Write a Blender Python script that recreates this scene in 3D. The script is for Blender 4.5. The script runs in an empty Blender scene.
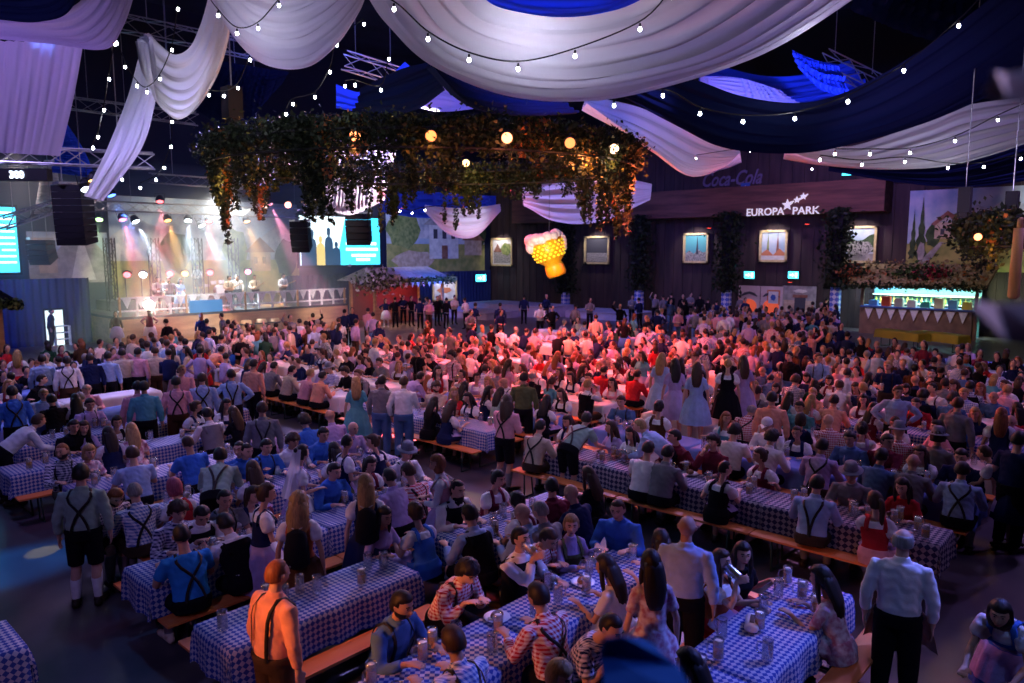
import bpy, math, random
import numpy as np
from mathutils import Vector, Matrix
random.seed(7); RNG = np.random.default_rng(7)
S = bpy.context.scene; COL = S.collection
D = bpy.data
PI = math.pi; R = math.radians
# ------------------------------------------------------------------ camera
# room frame: X runs along the stage wall (away to the right), Y along the entrance wall (away to the left)
F = 735.0; CAMH = 4.3; PITCH = math.atan(90.5 / F); YAW = R(-47.7)
cam = D.cameras.new('camera'); camo = D.objects.new('camera', cam); COL.objects.link(camo)
camo.location = (0, 0, CAMH); camo.rotation_euler = (PI/2 - PITCH, 0, YAW)
cam.sensor_width = 36; cam.lens = 36 * F / 1024; cam.clip_start = .05; cam.clip_end = 300
cam.dof.use_dof = True; cam.dof.focus_distance = 9; cam.dof.aperture_fstop = 2.0
S.camera = camo
S.view_settings.view_transform = 'Standard'; S.view_settings.look = 'None'
S.view_settings.gamma = 1; S.view_settings.use_curve_mapping = False
S.view_settings.exposure = 0.0
S.cycles.max_bounces = 5; S.cycles.diffuse_bounces = 2; S.cycles.glossy_bounces = 2
S.cycles.transmission_bounces = 4; S.cycles.volume_bounces = 0; S.cycles.transparent_max_bounces = 8
S.cycles.caustics_reflective = False; S.cycles.caustics_refractive = False
S.cycles.sample_clamp_indirect = 4
# ------------------------------------------------------------------ world
W = D.worlds.new('world'); S.world = W; W.use_nodes = True
W.node_tree.nodes['Background'].inputs[0].default_value = (.16, .13, .62, 1)
W.node_tree.nodes['Background'].inputs[1].default_value = .013

FH = np.array([math.sin(-YAW), math.cos(-YAW), 0.]); RT = np.array([math.cos(-YAW), -math.sin(-YAW), 0.])
def ray(px, py):
    x = (px-512)/F; y = (341.5-py)/F
    f = math.cos(PITCH) + y*math.sin(PITCH); u = -math.sin(PITCH) + y*math.cos(PITCH)
    return RT*x + FH*f + np.array([0, 0, u]), f
C0 = np.array([0, 0, CAMH])
def G(px, py, z=0.):
    d, f = ray(px, py); return C0 + d*((z-CAMH)/d[2])
def WD(px, py, dep):                 # point seen at (px, py), 'dep' metres in front of the lens plane (horizontal)
    d, f = ray(px, py); return C0 + d*(dep/f)
def WX(px, py, x):
    d, f = ray(px, py); return C0 + d*(x/d[0])
def WY(px, py, y):
    d, f = ray(px, py); return C0 + d*(y/d[1])
def proj(p):
    v = np.array(p, float) - C0; f0 = v@FH; r = v@RT
    f = f0*math.cos(PITCH) - v[2]*math.sin(PITCH); u = f0*math.sin(PITCH) + v[2]*math.cos(PITCH)
    return 512 + F*r/f, 341.5 - F*u/f, f

# ------------------------------------------------------------------ lights of the hall (rig lamps above the guests)
LOFF = []
def spot(loc, tgt, power, col, size=60, blend=.6, rad=.25, name='spot_light'):
    l = D.lights.new(name, 'SPOT'); l.energy = power; l.color = col; l.spot_size = R(size); l.spot_blend = blend
    l.shadow_soft_size = rad
    o = D.objects.new(name, l); COL.objects.link(o); o.location = loc
    o.rotation_euler = (Vector(tgt)-Vector(loc)).to_track_quat('-Z', 'Y').to_euler(); return o
def area(loc, tgt, power, col, sx=3, sy=3, name='area_light'):
    l = D.lights.new(name, 'AREA'); l.shape = 'RECTANGLE'; l.size = sx; l.size_y = sy; l.energy = power; l.color = col
    o = D.objects.new(name, l); COL.objects.link(o); o.location = loc
    o.rotation_euler = (Vector(tgt)-Vector(loc)).to_track_quat('-Z', 'Y').to_euler(); return o
def point(loc, power, col, rad=.1, name='point_light'):
    l = D.lights.new(name, 'POINT'); l.energy = power; l.color = col; l.shadow_soft_size = rad
    o = D.objects.new(name, l); COL.objects.link(o); o.location = loc; return o
BLUE = (.10, .16, 1); VIO = (.42, .28, 1); LIL = (.72, .5, 1); RED = (1, .06, .09); PNK = (1, .28, .42); WARM = (1, .45, .16); WHT = (.85, .9, 1); AMB = (1, .55, .2)
# violet / blue washes over the left and the near tables
spot((2, 12, 11), (6.5, 14, 0), 800, VIO, 75)
spot((15, 26, 11), (5, 14, 0), 6800, (.42, .36, 1), 44, .5, .12)
spot((2, 27, 10), (7, 13, 0), 1900, (.25, .4, 1), 30, .5, .12)
spot((13, 20, 9), (4.5, 8, 0), 2600, (.8, .5, .8), 34, .5, .12)
spot((16, 4, 11), (7, 6, 0), 700, VIO, 60)
spot((-3, 4, 9), (4, 9, 0), 330, (.2, .3, 1), 65)
spot((12, -1, 9), (5.9, 2.7, .8), 4600, (.14, .2, 1), 26)
spot((18, 12, 10), (5.5, 5, .8), 3800, (.35, .3, 1), 34, .5, .12)
spot((3, 22, 11), (9, 24, 0), 2400, (.5, .38, 1), 70)
spot((4, 14, 8), (3.1, 7.7, .6), 420, (.1, .3, 1), 26)
# pink and red over the middle, from lamps in the hanging ring and above
spot((12, 19, 6.6), (14, 26, 0), 1600, PNK, 80)
spot((19.5, 17.5, 6.4), (20, 17, 0), 6500, RED, 110)
spot((17, 13, 6.6), (18, 12.5, 0), 3200, RED, 100)
spot((24, 30, 9), (18.5, 16.5, 0), 26000, (1, .07, .10), 46)
spot((22, 22, 9), (27, 27, 0), 2400, PNK, 80)
spot((20, 31, 9), (10.5, 17, .5), 2600, (1, .35, .3), 34)
# lilac to the right and behind
spot((16, -4, 11), (17, 7, 0), 1100, (.45, .28, 1), 70)
spot((34, 4, 12), (25, 9, 0), 3200, (.5, .3, 1), 75)
spot((26, 22, 13), (33, 22, 0), 2300, (.45, .35, 1), 75)
spot((30, -2, 12), (13, 3, 0), 2600, (.5, .28, 1), 36)
spot((27, 12, 11), (14, 5.5, 0), 2600, (.75, .3, .7), 30)
# warm side key onto the nearest guests
spot((-3.5, 6.4, 4.4), tuple(G(277, 620, 1.2)), 1500, (1, .27, .05), 13, .6)
spot((-3.0, 6.8, 4.8), tuple(G(500, 610, 1.1)), 1500, (1, .27, .06), 17, .6)
spot((-2, 11, 5), tuple(G(300, 540, 1.2)), 700, (1, .35, .12), 13, .6)
spot((5, 13, 9), (11, 12, .6), 700, (1, .3, .16), 50)

# ------------------------------------------------------------------ materials
MATS = {}
def mat(name, col, rough=.8, metal=0, emit=None, es=0, spec=.3, alpha=None, trans=0):
    if name in MATS: return MATS[name]
    m = D.materials.new(name); m.use_nodes = True; b = m.node_tree.nodes['Principled BSDF']
    b.inputs['Base Color'].default_value = (*col, 1); b.inputs['Roughness'].default_value = rough
    b.inputs['Metallic'].default_value = metal; b.inputs['Specular IOR Level'].default_value = spec
    if emit: b.inputs['Emission Color'].default_value = (*emit, 1); b.inputs['Emission Strength'].default_value = es
    if trans: b.inputs['Transmission Weight'].default_value = trans
    MATS[name] = m; return m
def N(m, t, **kw):
    n = m.node_tree.nodes.new(t)
    for k, v in kw.items(): setattr(n, k, v)
    return n
def noisy(name, c1, c2, scale=8, rough=.8, detail=4, coord='Object', stretch=(1, 1, 1), bump=0, spec=.3, metal=0):
    if name in MATS: return MATS[name]
    m = mat(name, c1, rough, metal, spec=spec); L = m.node_tree.links; b = m.node_tree.nodes['Principled BSDF']
    tc = N(m, 'ShaderNodeTexCoord'); mp = N(m, 'ShaderNodeMapping'); mp.inputs['Scale'].default_value = stretch
    L.new(tc.outputs[coord], mp.inputs[0]); nz = N(m, 'ShaderNodeTexNoise'); nz.inputs['Scale'].default_value = scale
    nz.inputs['Detail'].default_value = detail; L.new(mp.outputs[0], nz.inputs['Vector'])
    cr = N(m, 'ShaderNodeValToRGB'); cr.color_ramp.elements[0].position = .35; cr.color_ramp.elements[1].position = .65
    cr.color_ramp.elements[0].color = (*c1, 1); cr.color_ramp.elements[1].color = (*c2, 1)
    L.new(nz.outputs[0], cr.inputs[0]); L.new(cr.outputs[0], b.inputs['Base Color'])
    if bump:
        bp = N(m, 'ShaderNodeBump'); bp.inputs['Strength'].default_value = bump; bp.inputs['Distance'].default_value = .02
        L.new(nz.outputs[0], bp.inputs['Height']); L.new(bp.outputs[0], b.inputs['Normal'])
    return m
def cloth(name, col):
    if name in MATS: return MATS[name]
    c2 = tuple(min(1, c*.82) for c in col)
    return noisy(name, c2, col, 9, .9, 3, bump=.5, spec=.1)
def gingham(name, c1, c2, k=26.):
    if name in MATS: return MATS[name]
    m = mat(name, c1, .9, spec=.1); L = m.node_tree.links; b = m.node_tree.nodes['Principled BSDF']
    tc = N(m, 'ShaderNodeTexCoord'); sp = N(m, 'ShaderNodeSeparateXYZ'); L.new(tc.outputs['Object'], sp.inputs[0])
    def M(op, a, bb, c=None):
        n = N(m, 'ShaderNodeMath', operation=op)
        for i, v in enumerate((a, bb)):
            if isinstance(v, (int, float)): n.inputs[i].default_value = v
            elif v is not None: L.new(v, n.inputs[i])
        return n.outputs[0]
    xy = M('ADD', sp.outputs[0], sp.outputs[1])
    s1 = M('GREATER_THAN', M('FRACT', M('MULTIPLY', xy, k), None), .5)
    s2 = M('GREATER_THAN', M('FRACT', M('MULTIPLY', sp.outputs[2], k), None), .5)
    f = M('MULTIPLY', M('ADD', s1, s2), .5)
    mx = N(m, 'ShaderNodeMix', data_type='RGBA'); L.new(f, mx.inputs[0])
    mx.inputs[6].default_value = (*c1, 1); mx.inputs[7].default_value = (*c2, 1); L.new(mx.outputs[2], b.inputs['Base Color'])
    return m
def fabric(name, col, tr=.45):
    if name in MATS: return MATS[name]
    m = D.materials.new(name); m.use_nodes = True; nt = m.node_tree; nt.nodes.clear(); L = nt.links
    o = N(m, 'ShaderNodeOutputMaterial'); d = N(m, 'ShaderNodeBsdfDiffuse'); t = N(m, 'ShaderNodeBsdfTranslucent'); x = N(m, 'ShaderNodeMixShader')
    d.inputs[0].default_value = (*col, 1); t.inputs[0].default_value = (*col, 1); x.inputs[0].default_value = tr
    L.new(d.outputs[0], x.inputs[1]); L.new(t.outputs[0], x.inputs[2]); L.new(x.outputs[0], o.inputs[0])
    MATS[name] = m; return m
def diamond(name, c1, c2, k):                # lozenge check on the UVs (Bavarian cloth)
    if name in MATS: return MATS[name]
    m = mat(name, c1, .75, spec=.25); L = m.node_tree.links; b = m.node_tree.nodes['Principled BSDF']
    tc = N(m, 'ShaderNodeTexCoord'); mp = N(m, 'ShaderNodeMapping'); mp.inputs['Rotation'].default_value = (0, 0, R(45)); mp.inputs['Scale'].default_value = (k, k, 1)
    ch = N(m, 'ShaderNodeTexChecker'); ch.inputs['Scale'].default_value = 1; ch.inputs[1].default_value = (*c1, 1); ch.inputs[2].default_value = (*c2, 1)
    L.new(tc.outputs['UV'], mp.inputs[0]); L.new(mp.outputs[0], ch.inputs[0]); L.new(ch.outputs[0], b.inputs['Base Color']); return m
def emitm(name, col, s): return mat(name, (0, 0, 0), .6, emit=col, es=s)

# ------------------------------------------------------------------ mesh helpers
class MB:
    def __init__(s): s.v = []; s.f = []; s.m = []; s.uv = None
    def add(s, v, f, mi=0):
        k = len(s.v); s.v += [tuple(map(float, p)) for p in v]; s.f += [tuple(i+k for i in q) for q in f]; s.m += [mi]*len(f); return s
    def box(s, c, h, mi=0, M=None):
        c = np.array(c, float); h = np.array(h, float)
        v = [c+h*np.array(q) for q in [(-1,-1,-1),(1,-1,-1),(1,1,-1),(-1,1,-1),(-1,-1,1),(1,-1,1),(1,1,1),(-1,1,1)]]
        if M is not None: v = [np.array(M @ Vector(p)) for p in v]
        return s.add(v, [(0,3,2,1),(4,5,6,7),(0,1,5,4),(1,2,6,5),(2,3,7,6),(3,0,4,7)], mi)
    def ellip(s, c, r, mi=0, n=12, k=8):
        c = np.array(c, float); r = np.array(r, float)
        v = [c+np.array([0, 0, r[2]])]; f = []
        for i in range(1, k):
            t = PI*i/k
            for j in range(n):
                a = 2*PI*j/n; v.append(c+r*np.array([math.sin(t)*math.cos(a), math.sin(t)*math.sin(a), math.cos(t)]))
        v.append(c-np.array([0, 0, r[2]])); e = len(v)-1
        for j in range(n): f.append((0, 1+j, 1+(j+1) % n)); f.append((e, e-n+(j+1) % n, e-n+j))
        for i in range(k-2):
            for j in range(n):
                a = 1+i*n+j; b = 1+i*n+(j+1) % n; f.append((a, a+n, b+n, b))
        return s.add(v, f, mi)
    def tube(s, pts, rad, n=8, mi=0, side=None, cap=True, wave=None):
        pts = [np.array(p, float) for p in pts]; K = len(pts); v = []; f = []
        if not hasattr(rad, '__len__'): rad = [rad]*K
        for i, p in enumerate(pts):
            t = pts[min(i+1, K-1)]-pts[max(i-1, 0)]; t = t/(np.linalg.norm(t)+1e-9)
            sd = np.array(side if side is not None else ((1, 0, 0) if abs(t[0]) < .8 else (0, 1, 0)), float)
            sd = sd - t*(sd@t); sd /= np.linalg.norm(sd)+1e-9; w = np.cross(t, sd)
            r = rad[i]; rx, ry = (r if hasattr(r, '__len__') else (r, r))
            for j in range(n):
                a = 2*PI*j/n; q = 1+(wave(i, a) if wave else 0); v.append(p+sd*rx*math.cos(a)*q+w*ry*math.sin(a)*q)
        for i in range(K-1):
            for j in range(n):
                a = i*n+j; b = i*n+(j+1) % n; f.append((a, b, b+n, a+n))
        if cap: f.append(tuple(range(n))[::-1]); f.append(tuple((K-1)*n+j for j in range(n)))
        return s.add(v, f, mi)
    def lathe(s, prof, c=(0, 0, 0), n=16, mi=0):
        c = np.array(c, float); v = []; f = []
        for (r, z) in prof:
            for j in range(n): a = 2*PI*j/n; v.append(c+np.array([r*math.cos(a), r*math.sin(a), z]))
        for i in range(len(prof)-1):
            for j in range(n): a = i*n+j; b = i*n+(j+1) % n; f.append((a, b, b+n, a+n))
        return s.add(v, f, mi)
    def quad(s, pts, mi=0): return s.add(pts, [tuple(range(len(pts)))], mi)
    def prism(s, poly, y0, y1, mi=0):        # polygon in XZ, extruded along Y
        n = len(poly); v = [(x, y0, z) for x, z in poly]+[(x, y1, z) for x, z in poly]
        return s.add(v, [tuple(range(n)), tuple(range(2*n-1, n-1, -1))]+[(i, i+n, (i+1) % n+n, (i+1) % n) for i in range(n)], mi)
    def mesh(s, name, mats=(), smooth=True):
        me = D.meshes.new(name); me.from_pydata(s.v, [], s.f)
        for m in mats: me.materials.append(m)
        if s.m and max(s.m) > 0: me.polygons.foreach_set('material_index', s.m)
        if smooth: me.polygons.foreach_set('use_smooth', [True]*len(me.polygons))
        me.update(); return me
    def obj(s, name, mats=(), parent=None, smooth=False, loc=None, rz=0):
        return link(name, s.mesh(name, mats if isinstance(mats, (list, tuple)) else [mats], smooth), parent, loc, rz)
def link(name, me, parent=None, loc=None, rz=0):
    o = D.objects.new(name, me); COL.objects.link(o)
    if parent: o.parent = parent
    if loc is not None: o.location = loc
    if rz: o.rotation_euler = (0, 0, rz)
    return o
def tag(o, label, cat, group=None, kind=None):
    o['label'] = label; o['category'] = cat
    if group: o['group'] = group
    if kind: o['kind'] = kind
    return o
def thing(name, label, cat, loc=(0, 0, 0), rz=0, group=None):
    o = link(name, None, None, loc, rz); return tag(o, label, cat, group)
def struct(o): o['kind'] = 'structure'; return o
def copy_tree(o, parent=None):
    c = o.copy(); COL.objects.link(c); c.parent = parent
    for ch in KIDS.get(o.name, ()): copy_tree(ch, c)
    return c
KIDS = {}
def kids(o):
    for ch in list(COL.objects):
        pass
def crom(P, n):                              # Catmull-Rom through points
    P = np.array(P, float); P = np.vstack([2*P[0]-P[1], P, 2*P[-1]-P[-2]]); K = len(P)-3; out = []
    for t in np.linspace(0, K-1e-6, n):
        i = int(t); u = t-i; a, b, c, d = P[i:i+4]
        out.append(.5*((2*b)+(-a+c)*u+(2*a-5*b+4*c-d)*u*u+(-a+3*b-3*c+d)*u**3))
    return np.array(out)
TMPC = D.collections.new('tmp')
def remesh(me, vox, smooth=2):
    o = D.objects.new('tmp', me); COL.objects.link(o)
    m = o.modifiers.new('r', 'REMESH'); m.mode = 'VOXEL'; m.voxel_size = vox; m.use_smooth_shade = True
    if smooth: q = o.modifiers.new('s', 'SMOOTH'); q.factor = .5; q.iterations = smooth
    dg = bpy.context.evaluated_depsgraph_get(); r = D.meshes.new_from_object(o.evaluated_get(dg))
    D.objects.remove(o); r.name = me.name; return r

# ------------------------------------------------------------------ people
def rotx(a): c, s = math.cos(a), math.sin(a); return np.array([[1, 0, 0], [0, c, -s], [0, s, c]])
def rotz(a): c, s = math.cos(a), math.sin(a); return np.array([[c, -s, 0], [s, c, 0], [0, 0, 1]])
def roty(a): c, s = math.cos(a), math.sin(a); return np.array([[c, 0, s], [0, 1, 0], [-s, 0, c]])
# local frame: the person faces +Y, right hand at +X. wrists in root coordinates. k: 0 stand, 1 sit
POSES = {
 'table':  dict(k=1, lean=14, head=(18, 0), R=(.16, .43, .84), L=(-.17, .44, .84), curl=.6),
 'eat':    dict(k=1, lean=24, head=(38, -8), R=(.07, .40, .88), L=(-.12, .42, .86), curl=.8),
 'drink':  dict(k=1, lean=2, head=(-8, 0), R=(.05, .27, 1.13), L=(-.20, .40, .84), curl=1.2),
 'talk':   dict(k=1, lean=8, twist=-22, head=(6, -30), R=(.20, .40, .86), L=(-.26, .30, .92), curl=.5),
 'turn':   dict(k=1, lean=6, twist=25, head=(8, 40), R=(.30, .26, .86), L=(-.12, .42, .84), curl=.5),
 'lap':    dict(k=1, lean=-2, head=(4, 20), R=(.14, .30, .68), L=(-.15, .30, .68), curl=.6),
 'stand':  dict(k=0, lean=1, head=(6, 0), R=(.27, .04, .86), L=(-.27, .05, .86), curl=.5),
 'hold':   dict(k=0, lean=2, head=(10, -14), R=(.14, .32, 1.16), L=(-.25, .06, .90), curl=1.2),
 'chat':   dict(k=0, lean=4, twist=8, head=(8, 25), R=(.10, .30, 1.12), L=(-.10, .30, 1.10), curl=.9),
 'hips':   dict(k=0, lean=1, head=(8, 18), R=(.20, .05, 1.04), L=(-.20, .05, 1.04), curl=1., out=1),
 'raise':  dict(k=0, lean=-2, head=(-6, 10), R=(.30, .22, 1.80), L=(-.27, .08, .95), curl=1.2),
 'bend':   dict(k=0, lean=48, head=(12, 10), R=(.18, .70, .88), L=(-.18, .66, .86), curl=.7),
}
SEC = {'m': [(-.07, .145, .105, 0), (.03, .168, .122, 0), (.14, .152, .112, 0), (.28, .165, .120, .005), (.40, .182, .122, .01), (.48, .168, .100, 0), (.53, .105, .080, -.005), (.57, .058, .060, 0)],
       'f': [(-.07, .158, .115, 0), (.03, .180, .128, 0), (.16, .128, .098, 0), (.27, .142, .108, .012), (.36, .158, .128, .030), (.45, .155, .098, .008), (.51, .095, .070, 0), (.56, .050, .052, 0)]}
def ik(s, w, l1, l2, pole):
    s = np.array(s); w = np.array(w, float); d = w-s; L = np.linalg.norm(d); m = (l1+l2)*.985
    if L > m: w = s+d*m/L; d = w-s; L = m
    u = d/L; x = (l1*l1-l2*l2+L*L)/(2*L); h = math.sqrt(max(1e-5, l1*l1-x*x))
    p = np.array(pole, float); p = p-u*(p@u); p /= np.linalg.norm(p)+1e-9
    return s+u*x+p*h, w
class Fig:
    def __init__(s, pose, sex):
        p = POSES[pose]; s.p = p; s.sex = sex; s.sit = p['k'] == 1; s.pose = pose
        s.P = np.array([0, -.03 if p['lean'] > 30 else 0, .545 if s.sit else .93])
        s.lean = R(p['lean']); s.tw = R(p.get('twist', 0)); s.cv = .16 if p['lean'] > 20 else .08
        s.sec = SEC[sex]
        shx, shh = (.182, .475) if sex == 'm' else (.150, .455)
        s.sh = {+1: s.T(shx, 0, shh), -1: s.T(-shx, 0, shh)}
        s.arm = {}
        for sd, w in ((1, p['R']), (-1, p['L'])):
            pole = (sd*1., -.3, -.2) if p.get('out') else (sd*.55, -.35, -1)
            e, w = ik(s.sh[sd], w, .285, .255, pole); s.arm[sd] = (s.sh[sd], e, w)
        s.leg = {}
        for sd in (1, -1):
            if s.sit: s.leg[sd] = ((sd*.095, .0, .545), (sd*.14, .43, .53), (sd*.135, .36, .085), (sd*.15, .55, .03))
            else: s.leg[sd] = ((sd*.092, s.P[1], .90), (sd*.105, .02, .49), (sd*.115, -.03, .085), (sd*.145, .15, .03))
        nk = s.T(0, 0, .56); hp, hy = p['head']
        base = min(s.lean, R(30))*.55+2*s.cv*.3
        s.HR = rotz(R(hy)+s.tw*.6) @ rotx(-R(hp)*.75)
        up = s.T(0, 0, .60)-s.T(0, 0, .50); up /= np.linalg.norm(up)
        s.nk = nk; s.HC = nk+up*.078+s.HR @ np.array([0, .02, .085])
    def T(s, x, y, h):
        y = y+s.cv*h*abs(h)
        v = rotx(-s.lean) @ np.array([x, y, h]); v = rotz(s.tw*min(1, max(0, h/.4))) @ v; return s.P+v
    def H(s, v): return s.HC+s.HR @ np.array(v, float)
    def torso(s, mb, h0, h1, off, n=20, cap=True, ex=None):
        hs = [q for q in s.sec]; P = []; Rr = []
        hh = sorted(set([h0, h1]+[q[0] for q in hs if h0 < q[0] < h1]+list(np.linspace(h0, h1, 9))))
        A = np.array(hs); v = []; f = []
        for h in hh:
            rx = np.interp(h, A[:, 0], A[:, 1])+off; ry = np.interp(h, A[:, 0], A[:, 2])+off; yo = np.interp(h, A[:, 0], A[:, 3])
            if ex: e = ex(h); rx += e; ry += e
            for j in range(n):
                a = 2*PI*j/n; v.append(s.T(rx*math.cos(a), yo+ry*math.sin(a), h))
        for i in range(len(hh)-1):
            for j in range(n): a = i*n+j; b = i*n+(j+1) % n; f.append((a, b, b+n, a+n))
        if cap: f.append(tuple(range(n))[::-1]); f.append(tuple((len(hh)-1)*n+j for j in range(n)))
        mb.add(v, f)
    def surf(s, a, h, off):                # point on the torso surface; a = 0 right, 90 front
        A = np.array(s.sec); rx = np.interp(h, A[:, 0], A[:, 1])+off; ry = np.interp(h, A[:, 0], A[:, 2])+off; yo = np.interp(h, A[:, 0], A[:, 3])
        return s.T(rx*math.cos(a), yo+ry*math.sin(a), h)
    def body(s):
        mb = MB(); s.torso(mb, -.07, .57, -.012, ex=lambda h: -.024 if h > .43 else 0)
        up = s.HC-s.nk
        mb.tube([s.T(0, -.01, .50), s.nk, s.nk+up*.55], [.062, .054, .05] if s.sex == 'm' else [.05, .044, .042], 12)
        # head
        v = []; K = 14; n = 20; f = []
        for i in range(1, K):
            t = PI*i/K
            for j in range(n):
                a = 2*PI*j/n; x, y, z = math.sin(t)*math.cos(a), math.sin(t)*math.sin(a), math.cos(t)
                X, Y, Z = .079*x, .099*y, (.118 if z < 0 else .110)*z
                if z < 0:
                    X *= 1-.30*z*z-.08*abs(z)
                    if y < 0: Y *= 1-.35*abs(z)
                    else: Y *= 1-.08*z*z
                    Y += .012*abs(z)
                v.append(s.H((X, Y, Z)))
        v = [s.H((0, 0, .110))]+v+[s.H((0, .02, -.118))]; e = len(v)-1
        for j in range(n): f.append((0, 1+j, 1+(j+1) % n)); f.append((e, e-n+(j+1) % n, e-n+j))
        for i in range(K-2):
            for j in range(n): a = 1+i*n+j; b = 1+i*n+(j+1) % n; f.append((a, a+n, b+n, b))
        mb.add(v, f)
        mb.tube([s.H((0, .088, .022)), s.H((0, .104, -.008)), s.H((0, .112, -.024)), s.H((0, .092, -.036))], [.008, .012, .017, .010], 8)
        mb.tube([s.H((-.032, .084, .030)), s.H((0, .093, .034)), s.H((.032, .084, .030))], [.008, .010, .008], 6)
        mb.tube([s.H((-.022, .084, -.060)), s.H((0, .096, -.060)), s.H((.022, .084, -.060))], [.007, .010, .007], 6)
        for sd in (1, -1): mb.tube([s.H((sd*.074, -.002, .020)), s.H((sd*.086, -.006, .012)), s.H((sd*.084, 0, -.018)), s.H((sd*.073, .006, -.034))], [.010, .013, .010, .007], 7)
        k = 1 if s.sex == 'm' else .84
        for sd in (1, -1):
            a, e, w = s.arm[sd]
            mb.tube([a*.9+s.T(0, 0, .46)*.1, a, a+(e-a)*.35, e, e+(w-e)*.3, w], [.05*k, .056*k, .047*k, .038*k, .041*k, .026*k], 10)
            s.hand(mb, sd, e, w, k)
            h, kn, an, toe = [np.array(q, float) for q in s.leg[sd]]
            mb.tube([h, h+(kn-h)*.35, kn, kn+(an-kn)*.3+np.array([0, -.018, 0]), an], [.088, .082, .056, .057, .036], 12)
            mb.tube([an+np.array([0, -.05, -.04]), an+np.array([0, 0, -.045]), toe, toe+np.array([sd*.01, .05, 0])], [(.032, .03), (.04, .035), (.045, .022), (.03, .016)], 10, side=(1, 0, 0))
        return remesh(mb.mesh('body'), .0095 if s.p['k'] >= 0 else .012, 1)
    def hand(s, mb, sd, e, w, k):
        d = (w-e)/np.linalg.norm(w-e)
        if s.p['lean'] > 30 or abs(d[2]) < .5 or s.sit: d = d*.5+np.array([-sd*.15, .85, .0 if w[2] > .7 else -.2]); d /= np.linalg.norm(d)
        nrm = np.array([0, 0, -1.]); hang = d[2] < -.6
        if hang: nrm = np.array([-sd*1., 0, 0])
        if s.pose in ('drink', 'hold', 'raise') and sd == 1: nrm = np.array([-1., 0, 0])
        nrm = nrm-d*(nrm@d); nrm /= np.linalg.norm(nrm); sv = np.cross(d, nrm)
        if hang or nrm[0] < -.5: th = np.array([0, .6, .8])
        else: th = np.array([-sd*1., 0, 0])
        if sv@th < 0: sv = -sv              # sv points to the thumb side
        k = max(k, .9)
        mb.tube([w-d*.01, w+d*.03, w+d*.085], [(.028*k, .017*k), (.040*k, .017*k), (.041*k, .014*k)], 10, side=sv)
        c = s.p['curl']
        for i, (o, L) in enumerate(((.033, .070), (.011, .080), (-.011, .075), (-.032, .058))):
            b = w+d*.08+sv*o; L *= k; q = b; pts = [b-d*.01]; ang = .15*c
            for sg in (.42, .32, .26):
                q = q+(d*math.cos(ang)+nrm*math.sin(ang))*L*sg*1.05+sv*o*.06; pts.append(q); ang += .55*c
            mb.tube(pts, [.0098*k, .0092*k, .0085*k, .0075*k], 7)
        b = w+d*.025+sv*.030; mb.tube([b, b+d*.028+sv*.024+nrm*.010*c, b+d*.055+sv*.030+nrm*.026*c], [.014*k, .0115*k, .009*k], 7)
        s.grip = getattr(s, 'grip', {}); s.grip[sd] = w+d*.085+nrm*.045
    def shirt(s, kind):                     # long / short / blouse (puffed)
        mb = MB(); off = .013 if s.sex == 'm' else .010
        bag = (lambda h: .010*math.exp(-((h-.13)/.05)**2)) if s.sex == 'm' else None
        s.torso(mb, -.02 if kind != 'blouse' else .18, .535 if kind != 'blouse' else .475, off, 22, ex=bag)
        for sd in (1, -1):
            a, e, w = s.arm[sd]; sh = s.T(sd*.10, 0, .50); k = 1 if s.sex == 'm' else .84
            if kind == 'long':
                t = .8; mb.tube([sh, a, a+(e-a)*.4, a+(e-a)*.8, e, e+(w-e)*.35, e+(w-e)*t], [.05, .073*k, .066*k, .060*k, .059*k, .054*k, .044*k], 14)
            elif kind == 'rolled':
                mb.tube([sh, a, a+(e-a)*.4, a+(e-a)*.8, e+(w-e)*.05, e+(w-e)*.18], [.05, .073*k, .068*k, .064*k, .060*k, .056*k], 14)
                mb.tube([e+(w-e)*.10, e+(w-e)*.24], [.061*k, .060*k], 14)
            elif kind == 'short':
                mb.tube([sh, a, a+(e-a)*.35, a+(e-a)*.68], [.05, .072*k, .070*k, .068*k], 14)
            else:
                mb.tube([sh, a, a+(e-a)*.22, a+(e-a)*.5, a+(e-a)*.62], [.045, .072, .088, .080, .052], 14)
        if kind in ('long', 'rolled'):
            mb.tube([s.T(0, 0, .525), s.T(0, .004, .56), s.T(0, .006, .585)], [(.085, .075), (.067, .068), (.064, .066)], 14, side=(1, 0, 0))
        me = remesh(mb.mesh('shirt'), .0125, 2)
        n = len(me.vertices); co = np.empty(n*3); me.vertices.foreach_get('co', co); no = np.empty(n*3); me.vertices.foreach_get('normal', no)
        co = co.reshape(-1, 3); no = no.reshape(-1, 3)
        w = np.sin(co[:, 2]*46+co[:, 0]*31+np.sin(co[:, 0]*40)*1.5)*np.sin(co[:, 1]*35+co[:, 2]*17)*.0045
        co = co+no*w[:, None]; me.vertices.foreach_set('co', co.ravel()); me.update(); return me
    def vest(s):
        mb = MB()
        if s.sex == 'f': s.torso(mb, .10, .395, .022, 24, cap=False)
        else: s.torso(mb, -.02, .50, .026, 24, cap=False)
        for sd in (1, -1):                  # shoulder straps
            for fr in (1, -1):
                pts = [s.surf(PI/2*fr-sd*fr*x, h, .026) for x, h in ((.62, .36), (.66, .42), (.70, .47))]+[s.T(sd*.085, 0, .545)]
                mb.tube(pts, [(.03, .006)]*4, 6, side=(1, 0, 0))
        return mb.mesh('bodice')
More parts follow.
